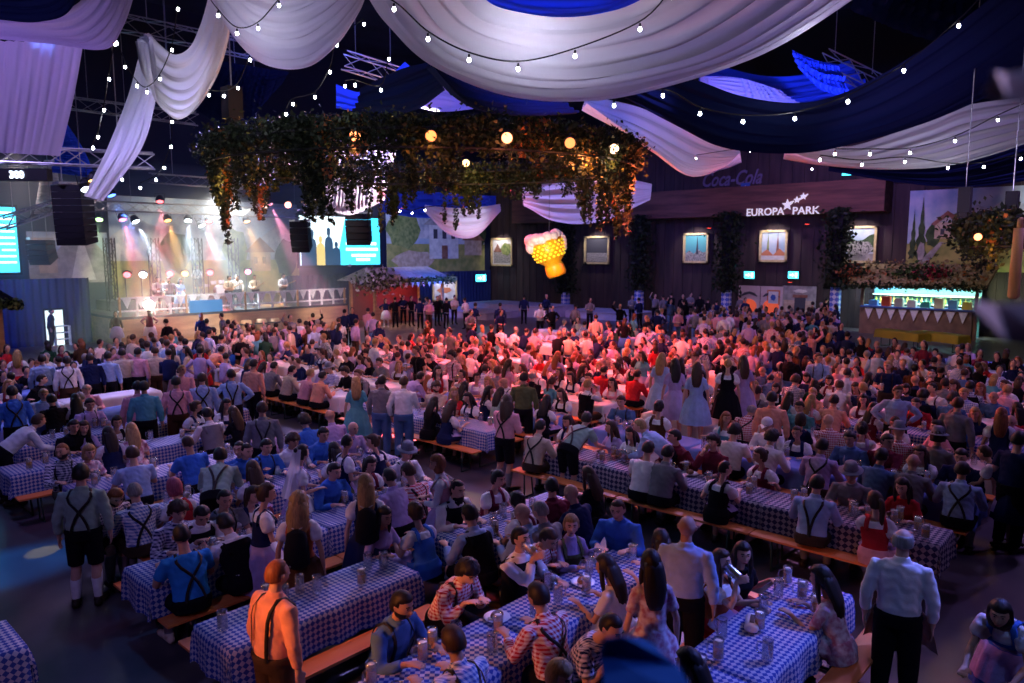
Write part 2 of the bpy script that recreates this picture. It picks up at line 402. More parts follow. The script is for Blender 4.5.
    def ribbon(s, mb, pts, w=.015):
        P = crom(pts, 14); P = [np.array(p) for p in P]; c = s.T(0, 0, .3); v = []; f = []
        for i, p in enumerate(P):
            t = P[min(i+1, 13)]-P[max(i-1, 0)]; o = p-c; ax = s.T(0, 0, .31)-c; ax /= np.linalg.norm(ax); o = o-ax*(o@ax) if i not in (6, 7) else o
            sd = np.cross(t, o); sd /= np.linalg.norm(sd)+1e-9; o /= np.linalg.norm(o)+1e-9
            v += [p-sd*w, p+sd*w, p+sd*w-o*.006, p-sd*w-o*.006]
        for i in range(13):
            for j in range(4): a = i*4+j; b = i*4+(j+1) % 4; f.append((a, b, b+4, a+4))
        mb.add(v, f)
    def susp(s, style='X'):
        mb = MB(); off = .040
        for sd in (1, -1):
            top = s.T(sd*.095, 0, .560)
            fr = [s.surf(PI/2-sd*.55, h, off) for h in (.06, .2, .34, .44)]
            if style == 'X': bk = [s.surf(-PI/2+sd*x, h, off) for x, h in ((.62, .46), (.30, .38), (0, .30), (-.32, .18), (-.5, .05))]
            elif style == 'Y': bk = [s.surf(-PI/2+sd*x, h, off) for x, h in ((.55, .46), (.34, .38), (.16, .27), (.06, .16), (.02, .05))]
            else: bk = [s.surf(-PI/2+sd*x, h, off) for x, h in ((.55, .46), (.5, .34), (.5, .2), (.52, .05))]
            s.ribbon(mb, fr+[top]+bk)
        return mb.mesh('suspenders')
    def pants(s, kind):                     # shorts / trousers
        mb = MB(); s.torso(mb, -.075, .07, .031, 20)
        for sd in (1, -1):
            h, kn, an, toe = [np.array(q, float) for q in s.leg[sd]]
            if kind == 'shorts': mb.tube([h, h+(kn-h)*.4, h+(kn-h)*.92], [.104, .098, .084], 16)
            else: mb.tube([h, h+(kn-h)*.4, kn, kn+(an-kn)*.2, kn+(an-kn)*.5, an+(kn-an)*.06], [.106, .100, .090, .086, .076, .070], 16)
        return remesh(mb.mesh('trousers'), .014, 2)
    def socks(s):
        mb = MB()
        for sd in (1, -1):
            h, kn, an, toe = [np.array(q, float) for q in s.leg[sd]]
            mb.tube([kn+(an-kn)*.16, kn+(an-kn)*.22, kn+(an-kn)*.4+np.array([0, -.012, 0]), an, an+np.array([0, 0, -.03])], [.058, .060, .062, .043, .04], 12)
        return mb.mesh('socks')
    def shoes(s):
        mb = MB()
        for sd in (1, -1):
            h, kn, an, toe = [np.array(q, float) for q in s.leg[sd]]; z = lambda p, q: np.array([p[0], p[1], q])
            mb.tube([z(an+np.array([0, -.085, 0]), .045), z(an+np.array([0, -.03, 0]), .055), z(an+(toe-an)*.5, .05), z(toe, .038), z(toe+np.array([sd*.01, .075, 0]), .028)],
                    [(.030, .036), (.042, .055), (.045, .046), (.050, .036), (.028, .022)], 12, side=(1, 0, 0))
            mb.tube([an+np.array([0, -.01, -.02]), an+np.array([0, -.01, .03])], [.05, .046], 12)
        return mb.mesh('shoes')
    def skirt(s, apron=False):
        wv = lambda i, a: .035*math.sin(a*13)*min(1, i/2.)
        if s.sit:
            pts = [s.T(0, 0, .13), s.T(0, .02, .06), (0, .10, .60), (0, .28, .585), (0, .44, .575), (0, .53, .50), (0, .53, .36), (0, .52, .24)]
            rr = [(.142, .112), (.20, .15), (.235, .13), (.25, .11), (.255, .105), (.26, .10), (.265, .10), (.27, .11)]
        else:
            L = np.array([.13, .07, 0, -.12, -.24, -.36, -.46]); 
            pts = [s.T(0, 0, .13), s.T(0, 0, .06)]+[s.P+np.array([0, .02, z]) for z in L[2:]]
            rr = [(.142, .112), (.19, .15), (.235, .19), (.27, .235), (.30, .27), (.325, .30), (.34, .315)]
        pts = [np.array(p, float) for p in pts]
        if not apron:
            mb = MB(); mb.tube(pts, rr, 44, side=(1, 0, 0), cap=False, wave=wv)
            if s.sit: s.torso(mb, -.085, .13, .028, 24, cap=True)
            return mb.mesh('skirt')
        mb = MB(); n = 17; v = []; f = []; K = len(pts)
        full = MB(); full.tube(pts, [(a+.012, b+.012) for a, b in rr], 44, side=(1, 0, 0), cap=False, wave=wv)
        V = np.array(full.v).reshape(K, 44, 3); me = V[:-1 if not s.sit else K].mean(axis=1)
        # keep the arc that faces forward / up
        idx = sorted(range(44), key=lambda j: -(V[1, j, 1]))[:17]; j0 = idx[0]; J = [(j0+q) % 44 for q in range(-8, 9)]
        KK = K-1
        for i in range(KK):
            for j in J: v.append(V[i, j])
        for i in range(KK-1):
            for q in range(16): a = i*17+q; f.append((a, a+1, a+18, a+17))
        mb.add(v, f); return mb.mesh('apron')
    def face(s, beard=False):
        mb = MB()
        for sd in (1, -1):
            for c, r, mi in (((sd*.031, .0855, .016), (.012, .006, .006), 0), ((sd*.031, .0895, .016), (.0090, .0045, .0065), 1)):
                b = MB(); b.ellip((0, 0, 0), r, 0, 8, 6); mb.add([s.H(np.array(c)+np.array(p)) for p in b.v], b.f, mi)
            mb.tube([s.H((sd*.014, .096, .036)), s.H((sd*.030, .096, .042)), s.H((sd*.048, .082, .036))], .0055, 5, mi=1)
        mb.tube([s.H((-.024, .090, -.062)), s.H((0, .104, -.058)), s.H((.024, .090, -.062))], [.004, .008, .004], 6, mi=2)
        return mb.mesh('face')
    def beard(s):
        mb = MB(); v = []; f = []; n = 15
        for i in range(6):
            z = -.03-.018*i
            for j in range(n):
                a = R(-15+210*j/(n-1)); rr = 1-.06*i-(.3*(i/5.)**3)
                v.append(s.H((.080*math.cos(a)*rr, .101*math.sin(a)*rr+.008, z)))
        for i in range(5):
            for j in range(n-1):
                if i < 2 and 5 <= j <= 8: continue
                a = i*n+j; f.append((a, a+1, a+n+1, a+n))
        mb.add(v, f); return mb.mesh('beard')
# hair meshes live in the head's own frame
def hair_mesh(kind):
    mb = MB(); K, n = 18, 28; v = []; f = []
    rnd = random.Random(hash(kind) % 97)
    female = kind in ('long', 'curly', 'bun', 'pony', 'bob')
    for i in range(K+1):
        t = PI*i/K
        for j in range(n):
            a = 2*PI*j/n; x, y, z = math.sin(t)*math.cos(a), math.sin(t)*math.sin(a), math.cos(t)
            front = max(0, y)
            if kind == 'short': hl = .30+.22*front if y > .25 else (-.02 if y > -.2 else -.55); th = .016
            elif kind == 'fringe': hl = .25 if y > .25 else (-.1 if y > -.2 else -.55); th = .012 if z < .62 else -.02
            elif kind == 'mop': hl = .12+.2*front if y > .25 else (-.15 if y > -.2 else -.6); th = .034
            elif kind == 'cropped': hl = .42+.2*front if y > .25 else (.0 if y > -.2 else -.5); th = .008
            else: hl = .38+.12*front if y > .3 else (-.35 if y > -.15 else -.8); th = .022
            if kind == 'bob': th = .026; hl = .34+.1*front if y > .35 else -1.2
            if kind == 'curly': th = .038
            k = min(1, max(0, (z-hl)/.16)); tt = th*k-.016*(1-k)
            if female or kind == 'mop': tt += k*.006*math.sin(9*a+5*z)*math.sin(7*t+a)*(2.2 if kind in ('curly', 'mop') else .7)
            else: tt += k*.003*math.sin(11*a+3*z)*math.sin(13*t)
            v.append(((.077+tt)*x, (.098+tt)*y-.004*k, (.118+tt)*z))
    for i in range(K):
        for j in range(n): p = i*n+j; q = i*n+(j+1) % n; f.append((p, p+n, q+n, q))
    mb.add(v, f)
    if kind in ('long', 'curly'):
        w = (lambda i, a: .07*math.sin(7*a+i*.6)) if kind == 'long' else (lambda i, a: .14*math.sin(5*a+i*1.9))
        Lh = 8; pts = [(0, -.055-.018*min(i, 4), .03-.062*i) for i in range(Lh)]; rr = [(.084, .055), (.100, .062), (.106, .058), (.108, .05), (.106, .045), (.10, .04), (.088, .034), (.055, .022)]
        if kind == 'curly': rr = [(a*1.16, b*1.25) for a, b in rr]
        mb.tube(pts, rr, 20, side=(1, 0, 0), wave=w)
        for sd in (1, -1): mb.tube([(sd*.068, .01, .03), (sd*.083, .015, -.06), (sd*.09, .02, -.15), (sd*.085, .03, -.26)], [.02, .026, .026, .01], 8)
    if kind == 'bun': mb.ellip((0, -.105, .05), (.046, .04, .042), 0, 14, 10)
    if kind == 'pony': mb.tube([(0, -.10, .05), (0, -.145, .02), (0, -.155, -.08), (0, -.14, -.2), (0, -.125, -.32)], [.022, .034, .036, .032, .012], 12)
    if kind == 'bob': mb.tube([(0, -.02, .0), (0, -.025, -.06), (0, -.028, -.12)], [(.100, .096), (.108, .098), (.092, .082)], 20, side=(1, 0, 0), wave=lambda i, a: -.35*max(0, math.sin(a)) if math.sin(a) > .25 else .02*math.sin(9*a))
    return mb.mesh('hair')
def hat_mesh(kind):
    mb = MB()
    if kind == 'hat':
        mb.lathe([(0, .185), (.05, .190), (.072, .175), (.088, .10), (.094, .062)], n=24); mb.lathe([(.094, .062), (.15, .052), (.155, .056), (.15, .062), (.094, .075)], n=24)
        mb.lathe([(.094, .07), (.098, .085), (.093, .10)], n=24); mb.tube([(.085, -.02, .10), (.10, -.03, .17), (.09, -.05, .24)], [.006, .012, .003], 6)
        mb.v = [(x*.98, y*1.08, z) for x, y, z in mb.v]
    else:
        mb.lathe([(0, .150), (.05, .143), (.084, .105), (.093, .05), (.090, .03)], n=24)
        mb.v = [(x, y*1.14, z) for x, y, z in mb.v]
        mb.tube([(-.07, .09, .045), (0, .185, .035), (.07, .09, .045)], [(.02, .005), (.06, .006), (.02, .005)], 8)
    return mb.mesh('hat')
CLOTH = dict(w=('white', (.80, .80, .82)), lb=('pale blue', (.34, .48, .74)), b=('blue', (.05, .18, .62)), n=('navy', (.012, .02, .075)), k=('black', (.008, .008, .012)),
  p=('pink', (.74, .36, .42)), r=('red', (.50, .025, .035)), gr=('grey', (.20, .20, .22)), g=('pale green', (.32, .46, .38)), tl=('teal', (.10, .36, .42)), bg=('beige', (.60, .50, .38)),
  br=('brown', (.075, .035, .018)), li=('lilac', (.46, .36, .62)), o=('salmon', (.85, .38, .25)), y=('yellow', (.75, .55, .12)), d=('denim blue', (.08, .16, .34)), m=('maroon', (.16, .02, .04)),
  rc=('red checked', None), bc=('blue checked', None), nc=('navy checked', None), ol=('olive', (.10, .12, .05)), dg=('dark green', (.015, .06, .035)), fl=('flowered white', None), ru=('rust', (.42, .12, .05)), az=('azure', (.03, .25, .68)))
def cm(c):
    if c == 'rc': return gingham('red_check_cloth', (.80, .74, .74), (.48, .03, .05))
    if c == 'bc': return gingham('blue_check_cloth', (.80, .80, .84), (.10, .18, .50))
    if c == 'nc': return gingham('navy_check_cloth', (.70, .70, .76), (.015, .025, .12))
    if c == 'fl': return noisy('flowered_cloth', (.72, .70, .74), (.40, .16, .24), 14, .9, 2)
    return cloth(CLOTH[c][0].replace(' ', '_')+'_cloth', CLOTH[c][1])
HAIRC = {'d': ('dark', (.012, .008, .006)), 'n': ('brown', (.055, .026, .012)), 'b': ('blond', (.42, .26, .10)), 'g': ('grey', (.30, .28, .27)), 'r': ('ginger', (.28, .09, .03)), 'x': ('pink-tinted', (.45, .10, .16))}
def hm(c): return noisy('hair_'+HAIRC[c][0].replace('-', '_'), tuple(q*.6 for q in HAIRC[c][1]), HAIRC[c][1], 60, .55, 3, stretch=(1, 1, .12), spec=.4)
SKIN = [noisy('skin_light', (.56, .32, .23), (.62, .37, .27), 6, .55), noisy('skin_tan', (.44, .24, .16), (.50, .28, .19), 6, .55)]
M_EYE = mat('eye_white', (.30, .26, .25), .6); M_IRIS = mat('iris', (.01, .008, .006), .3); M_LIP = mat('lip', (.34, .10, .09), .5)
LEA = mat('suspender_leather', (.010, .008, .008), .6); BRO = noisy('lederhosen_leather', (.030, .017, .010), (.05, .028, .015), 8, .8)
FIGS = {}; CACHE = {}
def fig(pose, sex):
    if (pose, sex) not in FIGS: FIGS[pose, sex] = Fig(pose, sex); FIGS[pose, sex].grip = {}
    return FIGS[pose, sex]
def pm(pose, sex, part, *a):
    k = (pose, sex, part)+a
    if k not in CACHE:
        me = getattr(fig(pose, sex), part)(*a)
        me.polygons.foreach_set('use_smooth', [True]*len(me.polygons)); 
        nm = 3 if part == 'face' else 1
        if len(me.materials) == 0:
            mi_ = [p_.material_index for p_ in me.polygons] if nm > 1 else None
            for i in range(nm): me.materials.append(SKIN[0])
            if mi_: me.polygons.foreach_set('material_index', mi_)
        CACHE[k] = me
    return CACHE[k]
def hm_mesh(kind, fn):
    if ('h', kind) not in CACHE:
        me = fn(kind); me.polygons.foreach_set('use_smooth', [True]*len(me.polygons)); me.materials.append(SKIN[0]); CACHE['h', kind] = me
    return CACHE['h', kind]
def part(name, me, mats, parent, mtx=None, label=None):
    o = D.objects.new(name, me); COL.objects.link(o); o.parent = parent
    for i, m in enumerate(mats): o.material_slots[i].link = 'OBJECT'; o.material_slots[i].material = m
    if mtx is not None: o.matrix_local = mtx
    if label: o['label'] = label
    return o
def headM(fg):
    M = Matrix(fg.HR.tolist()).to_4x4(); M.translation = Vector(fg.HC); return M
HK = {'s': 'short', 'f': 'fringe', 'm': 'mop', 'c': 'cropped', 'l': 'long', 'u': 'bun', 'y': 'pony', 'o': 'bob', 'z': 'curly'}
HW = {'s': 'short {}', 'f': 'receding {}', 'm': 'tousled {}', 'c': 'cropped {}', 'l': 'long {}', 'u': 'pinned-up {}', 'y': 'ponytailed {}', 'o': 'bobbed {}', 'z': 'curly {}'}
def scale_of(sex, pose): return (.985 if sex == 'm' else .935) if POSES[pose]['k'] == 0 else (1. if sex == 'm' else .96)
GRIPS = []
def person(loc, rz, sex, pose, top, bot, hair, ex='', detail=1):
    """hair: colour + kind letters, '-' bald. ex letters: X/Y/H suspenders, v vest, h hat, c cap, B beard, k backpack, S short sleeve, R rolled, T trousers, W veil"""
    fg = fig(pose, sex); sc = scale_of(sex, pose)
    r = D.objects.new('person', None); COL.objects.link(r); r.location = loc; r.rotation_euler = (0, 0, rz); r.scale = (sc*1.07, sc*1.05, sc) if sex == 'm' else (sc,)*3
    r.empty_display_size = .2
    body = pm(pose, sex, 'body'); seed = int(abs(loc[0]*977+loc[1]*613)) ; sk = SKIN[seed % 2]
    part('body', body, [sk], r)
    if detail: part('face', pm(pose, sex, 'face'), [M_EYE, M_IRIS, M_LIP], r)
    if hair != '-':
        kind = HK[hair[1]]; part('hair', hm_mesh(kind, hair_mesh), [hm(hair[0])], r, headM(fg))
    if sex == 'm':
        sl = 'short' if 'S' in ex else 'rolled' if 'R' in ex else 'long'
        part('shirt', pm(pose, sex, 'shirt', sl), [cm(top)], r)
        if 'v' in ex: part('vest', pm(pose, sex, 'vest'), [cm('k' if 'V' not in ex else 'gr')], r)
        tr = 'T' in ex; part('trousers' if tr else 'lederhosen', pm(pose, sex, 'pants', 'trousers' if tr else 'shorts'), [BRO if bot == 'L' else cm(bot)], r)
        if not tr: part('socks', pm(pose, sex, 'socks'), [cm('w' if 'w' in ex else 'gr')], r)
        st = 'X' if 'X' in ex else 'Y' if 'Y' in ex else 'H' if 'H' in ex else None
        if st and 'v' not in ex: part('suspenders', pm(pose, sex, 'susp', st), [LEA], r)
    else:
        dress = 'D' in ex
        part('blouse', pm(pose, sex, 'shirt', 'long' if 'l' in ex else 'blouse' if not dress else 'short'), [cm(top if (dress or 'l' in ex) else 'w')], r)
        if not dress: part('bodice', pm(pose, sex, 'vest'), [cm(top if 'l' not in ex else bot)], r)
        part('skirt', pm(pose, sex, 'skirt'), [cm(bot)], r)
        if not dress and detail: part('apron', pm(pose, sex, 'skirt', True), [cm('li' if bot != 'li' else 'w')], r)
    if detail: part('shoes', pm(pose, sex, 'shoes'), [mat('shoe_leather', (.02, .012, .008), .5) if 'P' not in ex else cm('bg')], r)
    if 'A' in ex: part('apron', pm(pose, sex, 'skirt', True), [cm('bg')], r)
    if 'B' in ex: part('beard', pm(pose, sex, 'beard'), [hm('d')], r)
    if 'h' in ex: part('hat', hm_mesh('hat', hat_mesh), [noisy('felt_grey', (.16, .18, .22), (.22, .24, .3), 20, .95)], r, headM(fg))
    if 'c' in ex: part('cap', hm_mesh('cap', hat_mesh), [cm('w')], r, headM(fg))
    if 'W' in ex:
        if 'veil' not in CACHE:
            mb = MB(); V = []; Fc = []
            for i in range(14):
                z = .09-.055*i
                for j in range(13):
                    a = R(222+96*j/12); rr = .10+.010*i; V.append((rr*1.15*math.cos(a), rr*math.sin(a)-.02+.006*math.sin(j*2.1)*(i/4), z-.02))
            for i in range(13):
                for j in range(12): a = i*13+j; Fc.append((a, a+1, a+14, a+13))
            mb.add(V, Fc); me = mb.mesh('veil'); me.materials.append(SKIN[0]); CACHE['veil'] = me
        part('veil', CACHE['veil'], [fabric('veil_tulle', (.85, .85, .85), .5)], r, headM(fg))
    if pose in ('drink', 'hold', 'raise') and 'N' not in ex:
        M = Matrix.LocRotScale(Vector(loc), Matrix.Rotation(rz, 3, 'Z').to_quaternion(), Vector((sc,)*3)); GRIPS.append((M, pose, sex, r))
    return r
def colour_word(c): return CLOTH[c][0]
def look(sex, pose, top, bot, hair, ex):
    hw = 'bald' if hair == '-' else None
    who = 'man' if sex == 'm' else 'woman'
    h = 'bald head' if hair == '-' else HW[hair[1]].format(HAIRC[hair[0]][0])+' hair'
    if 'h' in ex: h = 'grey hat'
    if 'c' in ex: h = 'white cap'
    if 'W' in ex: h = 'white veil'
    if sex == 'm':
        c = colour_word(top)+' shirt'
        if 'v' in ex: c += ' and vest'
        elif any(q in ex for q in 'XYH'): c += ' and suspenders'
    else:
        c = colour_word(top)+(' dress' if 'D' in ex or top == bot else ' bodice')
        if 'l' in ex: c = colour_word(top)+' long-sleeved blouse'
    if 'B' in ex: h += ' and beard' if len(c.split()) < 5 else ''
    if 'k' in ex: c += ', backpack'
    return who, h, c

# ------------------------------------------------------------------ setting
XW, YW, HC_ = 43.5, 42.0, 17.5
floor_m = noisy('floor_dark_vinyl', (.045, .036, .05), (.085, .07, .088), 1.3, .34, 5, spec=.5)
MB().box((14, 12, -.1), (31, 31.5, .1)).obj('floor', floor_m)['kind'] = 'structure'
wood_dark = noisy('wood_dark_planks', (.030, .020, .026), (.060, .036, .040), 3, .75, 4, stretch=(1, 1, .15))
navy_cloth = cloth('navy_curtain_cloth', (.022, .032, .11))
black_paint = mat('black_paint', (.006, .006, .010), .9)
def planks(name, axis, val, a0, a1, z0, z1, m, w=.35, dep=.05):
    mb = MB(); n = int((a1-a0)/w)
    for i in range(n):
        c = a0+(i+.5)*w; d = dep*(1 if i % 2 else .4)
        if axis == 'x': mb.box((val-d/2, c, (z0+z1)/2), (d/2+.03, w/2-.006, (z1-z0)/2))
        else: mb.box((c, val-d/2, (z0+z1)/2), (w/2-.006, d/2+.03, (z1-z0)/2))
    o = mb.obj(name, m); o['kind'] = 'structure'; return o
planks('wall_right', 'x', XW, -18, 42, 0, 10, wood_dark)
MB().box((XW+.3, 12, HC_/2), (.2, 30.5, HC_/2)).obj('wall_back', black_paint)['kind'] = 'structure'
MB().box((14, YW+.3, HC_/2), (30, .2, HC_/2)).obj('wall_left', mat('stage_wall_blue_black', (.012, .018, .05), .9))['kind'] = 'structure'
MB().box((14, 12, HC_+.1), (31, 31.5, .1)).obj('ceiling', noisy('ceiling_navy_cloth', (.006, .008, .030), (.012, .018, .07), .4, .95))['kind'] = 'structure'
def curtain(name, p0, p1, z0, z1, m, amp=.07, per=.33, n=None):
    p0 = np.array(p0, float); p1 = np.array(p1, float); L = np.linalg.norm(p1-p0); n = int(L/per*6); d = (p1-p0)/L; q = np.array([-d[1], d[0]])
    v = []; f = []
    for i in range(n+1):
        s = L*i/n; o = amp*math.sin(2*PI*s/per)+amp*.4*math.sin(s*2.7); p = p0+d*s+q*o
        v += [(p[0], p[1], z0), (p[0], p[1], z1)]
    for i in range(n): f.append((2*i, 2*i+2, 2*i+3, 2*i+1))
    mb = MB(); mb.add(v, f); return mb.obj(name, m, smooth=True)
# curtains under the murals along the stage wall, and in front of the wall at the left
c = curtain('stage_wall_curtain', (24.5, YW-.25), (43.3, YW-.25), 0, 2.75, navy_cloth); tag(c, 'long navy curtain hanging under the murals behind the wooden stall', 'curtain')
c = curtain('side_stage_curtain', (3, 38.2), (12.3, 38.2), 0, 3.05, navy_cloth); tag(c, 'navy curtain wall around the lit doorway left of the stage', 'curtain')

def wr(axis, val, px0, px1, pt, pb):         # pixel box -> rectangle on a wall plane
    W_ = WX if axis == 'x' else WY; k = 1 if axis == 'x' else 0; m = (pt+pb)/2
    a0 = W_(px0, m, val)[k]; a1 = W_(px1, m, val)[k]; z1 = W_((px0+px1)/2, pt, val)[2]; z0 = W_((px0+px1)/2, pb, val)[2]
    return a0, a1, z0, z1
def panel(parent, name, axis, val, rect, poly, m, off, th=.012, label=None):
    a0, a1, z0, z1 = rect; P = [(a0+(a1-a0)*u, z0+(z1-z0)*v) for u, v in poly]; n = len(P)
    q = (lambda a, z, o: (val-o, a, z)) if axis == 'x' else (lambda a, z, o: (a, val-o, z))
    v = [q(a, z, off) for a, z in P]+[q(a, z, off+th) for a, z in P]
    mb = MB(); mb.add(v, [tuple(range(n)), tuple(range(2*n-1, n-1, -1))]+[(i, (i+1) % n, (i+1) % n+n, i+n) for i in range(n)])
    o = mb.obj(name, m, parent)
    if label: o['label'] = label
    return o
SQ = [(0, 0), (1, 0), (1, 1), (0, 1)]
def rc(u0, v0, u1, v1): return [(u0, v0), (u1, v0), (u1, v1), (u0, v1)]
def blob(cx, cy, rx, ry, n=14, j=.12): return [(cx+rx*math.cos(2*PI*i/n)*(1+j*math.sin(i*3.7)), cy+ry*math.sin(2*PI*i/n)*(1+j*math.cos(i*2.9))) for i in range(n)]
def zig(u0, u1, base, hs): k = len(hs); return [(u0, base)]+[(u0+(u1-u0)*i/(k-1), h) for i, h in enumerate(hs)]+[(u1, base)]
def fir(cx, b, h, w):
    P = [(cx-w*.08, b)]
    for i in range(4): t = i/4; P += [(cx-w*.5*(1-t), b+h*(.12+t*.8)), (cx-w*.25*(1-t), b+h*(.2+t*.8))]
    P += [(cx, b+h)]
    for i in range(3, -1, -1): t = i/4; P += [(cx+w*.25*(1-t), b+h*(.2+t*.8)), (cx+w*.5*(1-t), b+h*(.12+t*.8))]
    return P+[(cx+w*.08, b)]
m_sky = noisy('paint_sky', (.30, .42, .56), (.55, .60, .66), 1.2, .9); m_mtn = noisy('paint_mountain', (.30, .34, .40), (.62, .62, .64), 2.2, .9)
m_mead = noisy('paint_meadow', (.20, .24, .07), (.42, .38, .13), 1.6, .9); m_tree = noisy('paint_tree', (.03, .055, .025), (.07, .11, .05), 3, .9)
m_house = noisy('paint_house', (.40, .30, .22), (.60, .48, .38), 3, .9); m_roof = noisy('paint_roof', (.20, .08, .06), (.32, .16, .12), 3, .9)
m_white = noisy('paint_white', (.55, .55, .55), (.75, .74, .72), 3, .9); m_win = mat('paint_window', (.06, .06, .08), .8); m_rock = noisy('paint_rock', (.22, .21, .22), (.40, .38, .38), 3, .9)
m_gold = noisy('gilt_frame', (.55, .42, .20), (.70, .56, .30), 5, .5)
m_bush = noisy('paint_bush', (.12, .18, .06), (.30, .34, .12), 4, .9)
# right mountain mural
t = thing('mountain_mural', 'huge painted mountain mural with wooden chalet above the bar', 'mural', (0, 0, 0))
q = wr('x', 43.3, 908, 1075, 187, 272)
pu = lambda px: (WX(px, 230, 43.3)[1]-q[0])/(q[1]-q[0])
def prc(a, v0, b, v1): return rc(pu(a), v0, pu(b), v1)
for nm, pl, m in (('sky', SQ, m_sky), ('mountain', zig(pu(925), 1, .4, [.50, .62, .70, .66, .80, .74, .86, .78, .83, .70, .8, .6]), m_mtn), ('meadow', [(0, 0), (1, 0), (1, .42), (pu(990), .40), (pu(950), .42), (pu(925), .36), (0, .34)], m_mead),
                  ('forest', blob(pu(934), .44, .05, .14), m_tree), ('tree', fir(pu(922), .12, .80, .09), m_tree), ('tree', fir(pu(914), .15, .62, .06), m_tree), ('rock', blob(pu(923), .24, .025, .12), m_rock),
                  ('chalet', prc(935, .40, 962, .60), m_house), ('chalet_roof', [(pu(931), .58), (pu(947), .74), (pu(965), .60), (pu(961), .56), (pu(947), .68), (pu(935), .56)], m_roof), ('window', prc(941, .45, 945, .52), m_win), ('window', prc(951, .45, 955, .52), m_win), ('path', [(pu(912), 0), (pu(925), 0), (pu(945), .36), (pu(941), .36)], m_rock)):
    LO = {'sky': .0, 'mountain': .02, 'meadow': .04, 'forest': .06, 'tree': .08, 'rock': .10, 'chalet': .08, 'chalet_roof': .10, 'window': .10, 'path': .06}[nm]
    panel(t, nm, 'x', 43.3, q, pl, m, LO)
# stage wall murals
def mural(nm, label, rect, shapes):
    t = thing(nm, label, 'mural')
    for i, (n2, pl, m) in enumerate(shapes): panel(t, n2, 'y', YW, rect, pl, m, .02+.015*i)
mural('farmhouse_mural', 'painted mural of a white farmhouse among trees, right of the big screen', wr('y', YW, 386, 484, 205, 272), [('sky', SQ, m_sky), ('mountain', zig(0, 1, .5, [.7, .9, .8, .95, .7]), m_mtn), ('meadow', rc(0, 0, 1, .42), m_mead),
   ('tree', blob(.16, .62, .16, .26), m_bush), ('tree', blob(.92, .6, .1, .24), m_tree), ('shrub', blob(.25, .18, .2, .14), m_house), ('farmhouse', rc(.40, .2, .70, .72), m_white), ('roof', [(.34, .70), (.55, .98), (.78, .70), (.70, .70), (.40, .70)], m_rock),
   ('window', rc(.44, .5, .48, .64), m_win), ('window', rc(.53, .5, .57, .64), m_win), ('window', rc(.62, .5, .66, .64), m_win), ('door', rc(.52, .2, .58, .40), m_roof), ('barn', rc(.76, .25, .95, .5), m_house), ('barn_roof', [(.73, .48), (.86, .66), (.98, .48)], m_roof)])
mural('valley_mural', 'wide painted valley mural with a farmhouse behind the band', wr('y', YW, 110, 298, 200, 300), [('sky', SQ, m_sky), ('mountain', zig(0, 1, .4, [.62, .80, .7, .9, .75, .88, .6, .78, .65]), m_mtn), ('meadow', rc(0, 0, 1, .40), m_mead), ('tree', blob(.3, .48, .08, .2), m_tree), ('tree', blob(.62, .5, .07, .22), m_bush), ('tree', blob(.92, .42, .07, .2), m_tree),
   ('farmhouse', rc(.70, .28, .82, .5), m_house), ('roof', [(.67, .48), (.76, .64), (.85, .48)], m_roof), ('window', rc(.72, .36, .74, .43), m_win), ('window', rc(.77, .36, .79, .43), m_win)])
mural('waterfall_mural', 'painted rock and waterfall mural between the left speakers and the band', wr('y', YW, 28, 108, 232, 283), [('sky', SQ, m_sky), ('rock', zig(0, 1, 0, [.5, .8, .6, .9, .7, .8, .5]), m_rock), ('waterfall', [(.50, .05), (.82, .05), (.70, .75), (.62, .78)], m_white), ('house', rc(.12, .2, .34, .5), m_house), ('roof', [(.08, .48), (.23, .68), (.38, .48)], m_roof)])
# screens
m_cy = emitm('screen_cyan', (.05, .62, .95), 2.6); m_scr2 = emitm('screen_pale', (.75, .92, 1), 2.4); m_scrd = emitm('screen_dark', (.03, .10, .22), 1); m_scry = emitm('screen_yellow', (.8, .6, .2), 1.6)
t = thing('projection_screen', 'wide glowing cyan screen with party picture behind the garland', 'screen'); q = wr('y', YW-1.2, 299, 379, 217, 265)
panel(t, 'screen_frame', 'y', YW-1.2, q, [(-.03, -.05), (1.03, -.05), (1.03, 1.05), (-.03, 1.05)], black_paint, 0, .05); panel(t, 'image', 'y', YW-1.2, q, SQ, m_cy, .06)
panel(t, 'photo_area', 'y', YW-1.2, q, [(0, .0), (.42, 0), (.55, 1), (0, 1)], m_scr2, .075)
for cx, h in ((.06, .55), (.14, .75), (.24, .62), (.34, .8), (.43, .5)):
    panel(t, 'silhouette', 'y', YW-1.2, q, [(cx-.05, .0), (cx+.05, .0), (cx+.05, h*.55), (cx+.04, h*.68), (cx+.012, h*.74), (cx+.022, h*.82), (cx+.02, h*.93), (cx, h*.98), (cx-.02, h*.93), (cx-.022, h*.82), (cx-.012, h*.74), (cx-.04, h*.68), (cx-.05, h*.55)], m_scrd if cx != .24 else m_scry, .09)
for i, (u0, u1, v) in enumerate(((.55, .95, .42), (.55, .97, .30), (.62, .94, .17), (.68, .86, .08))): panel(t, 'caption_line', 'y', YW-1.2, q, rc(u0, v, u1, v+.06), m_scr2, .09)
t = thing('projection_screen', 'glowing cyan screen with white text lines at far left', 'screen'); q = wr('y', 38.9, -70, 17, 206, 273)
panel(t, 'screen_frame', 'y', 38.9, q, [(-.03, -.04), (1.03, -.04), (1.03, 1.04), (-.03, 1.04)], black_paint, 0, .05); panel(t, 'image', 'y', 38.9, q, SQ, m_cy, .06)
for i in range(9): panel(t, 'caption_line', 'y', 38.9, q, rc(.80-.05*(i % 3), .90-i*.095, .97, .93-i*.095), m_scr2, .09)
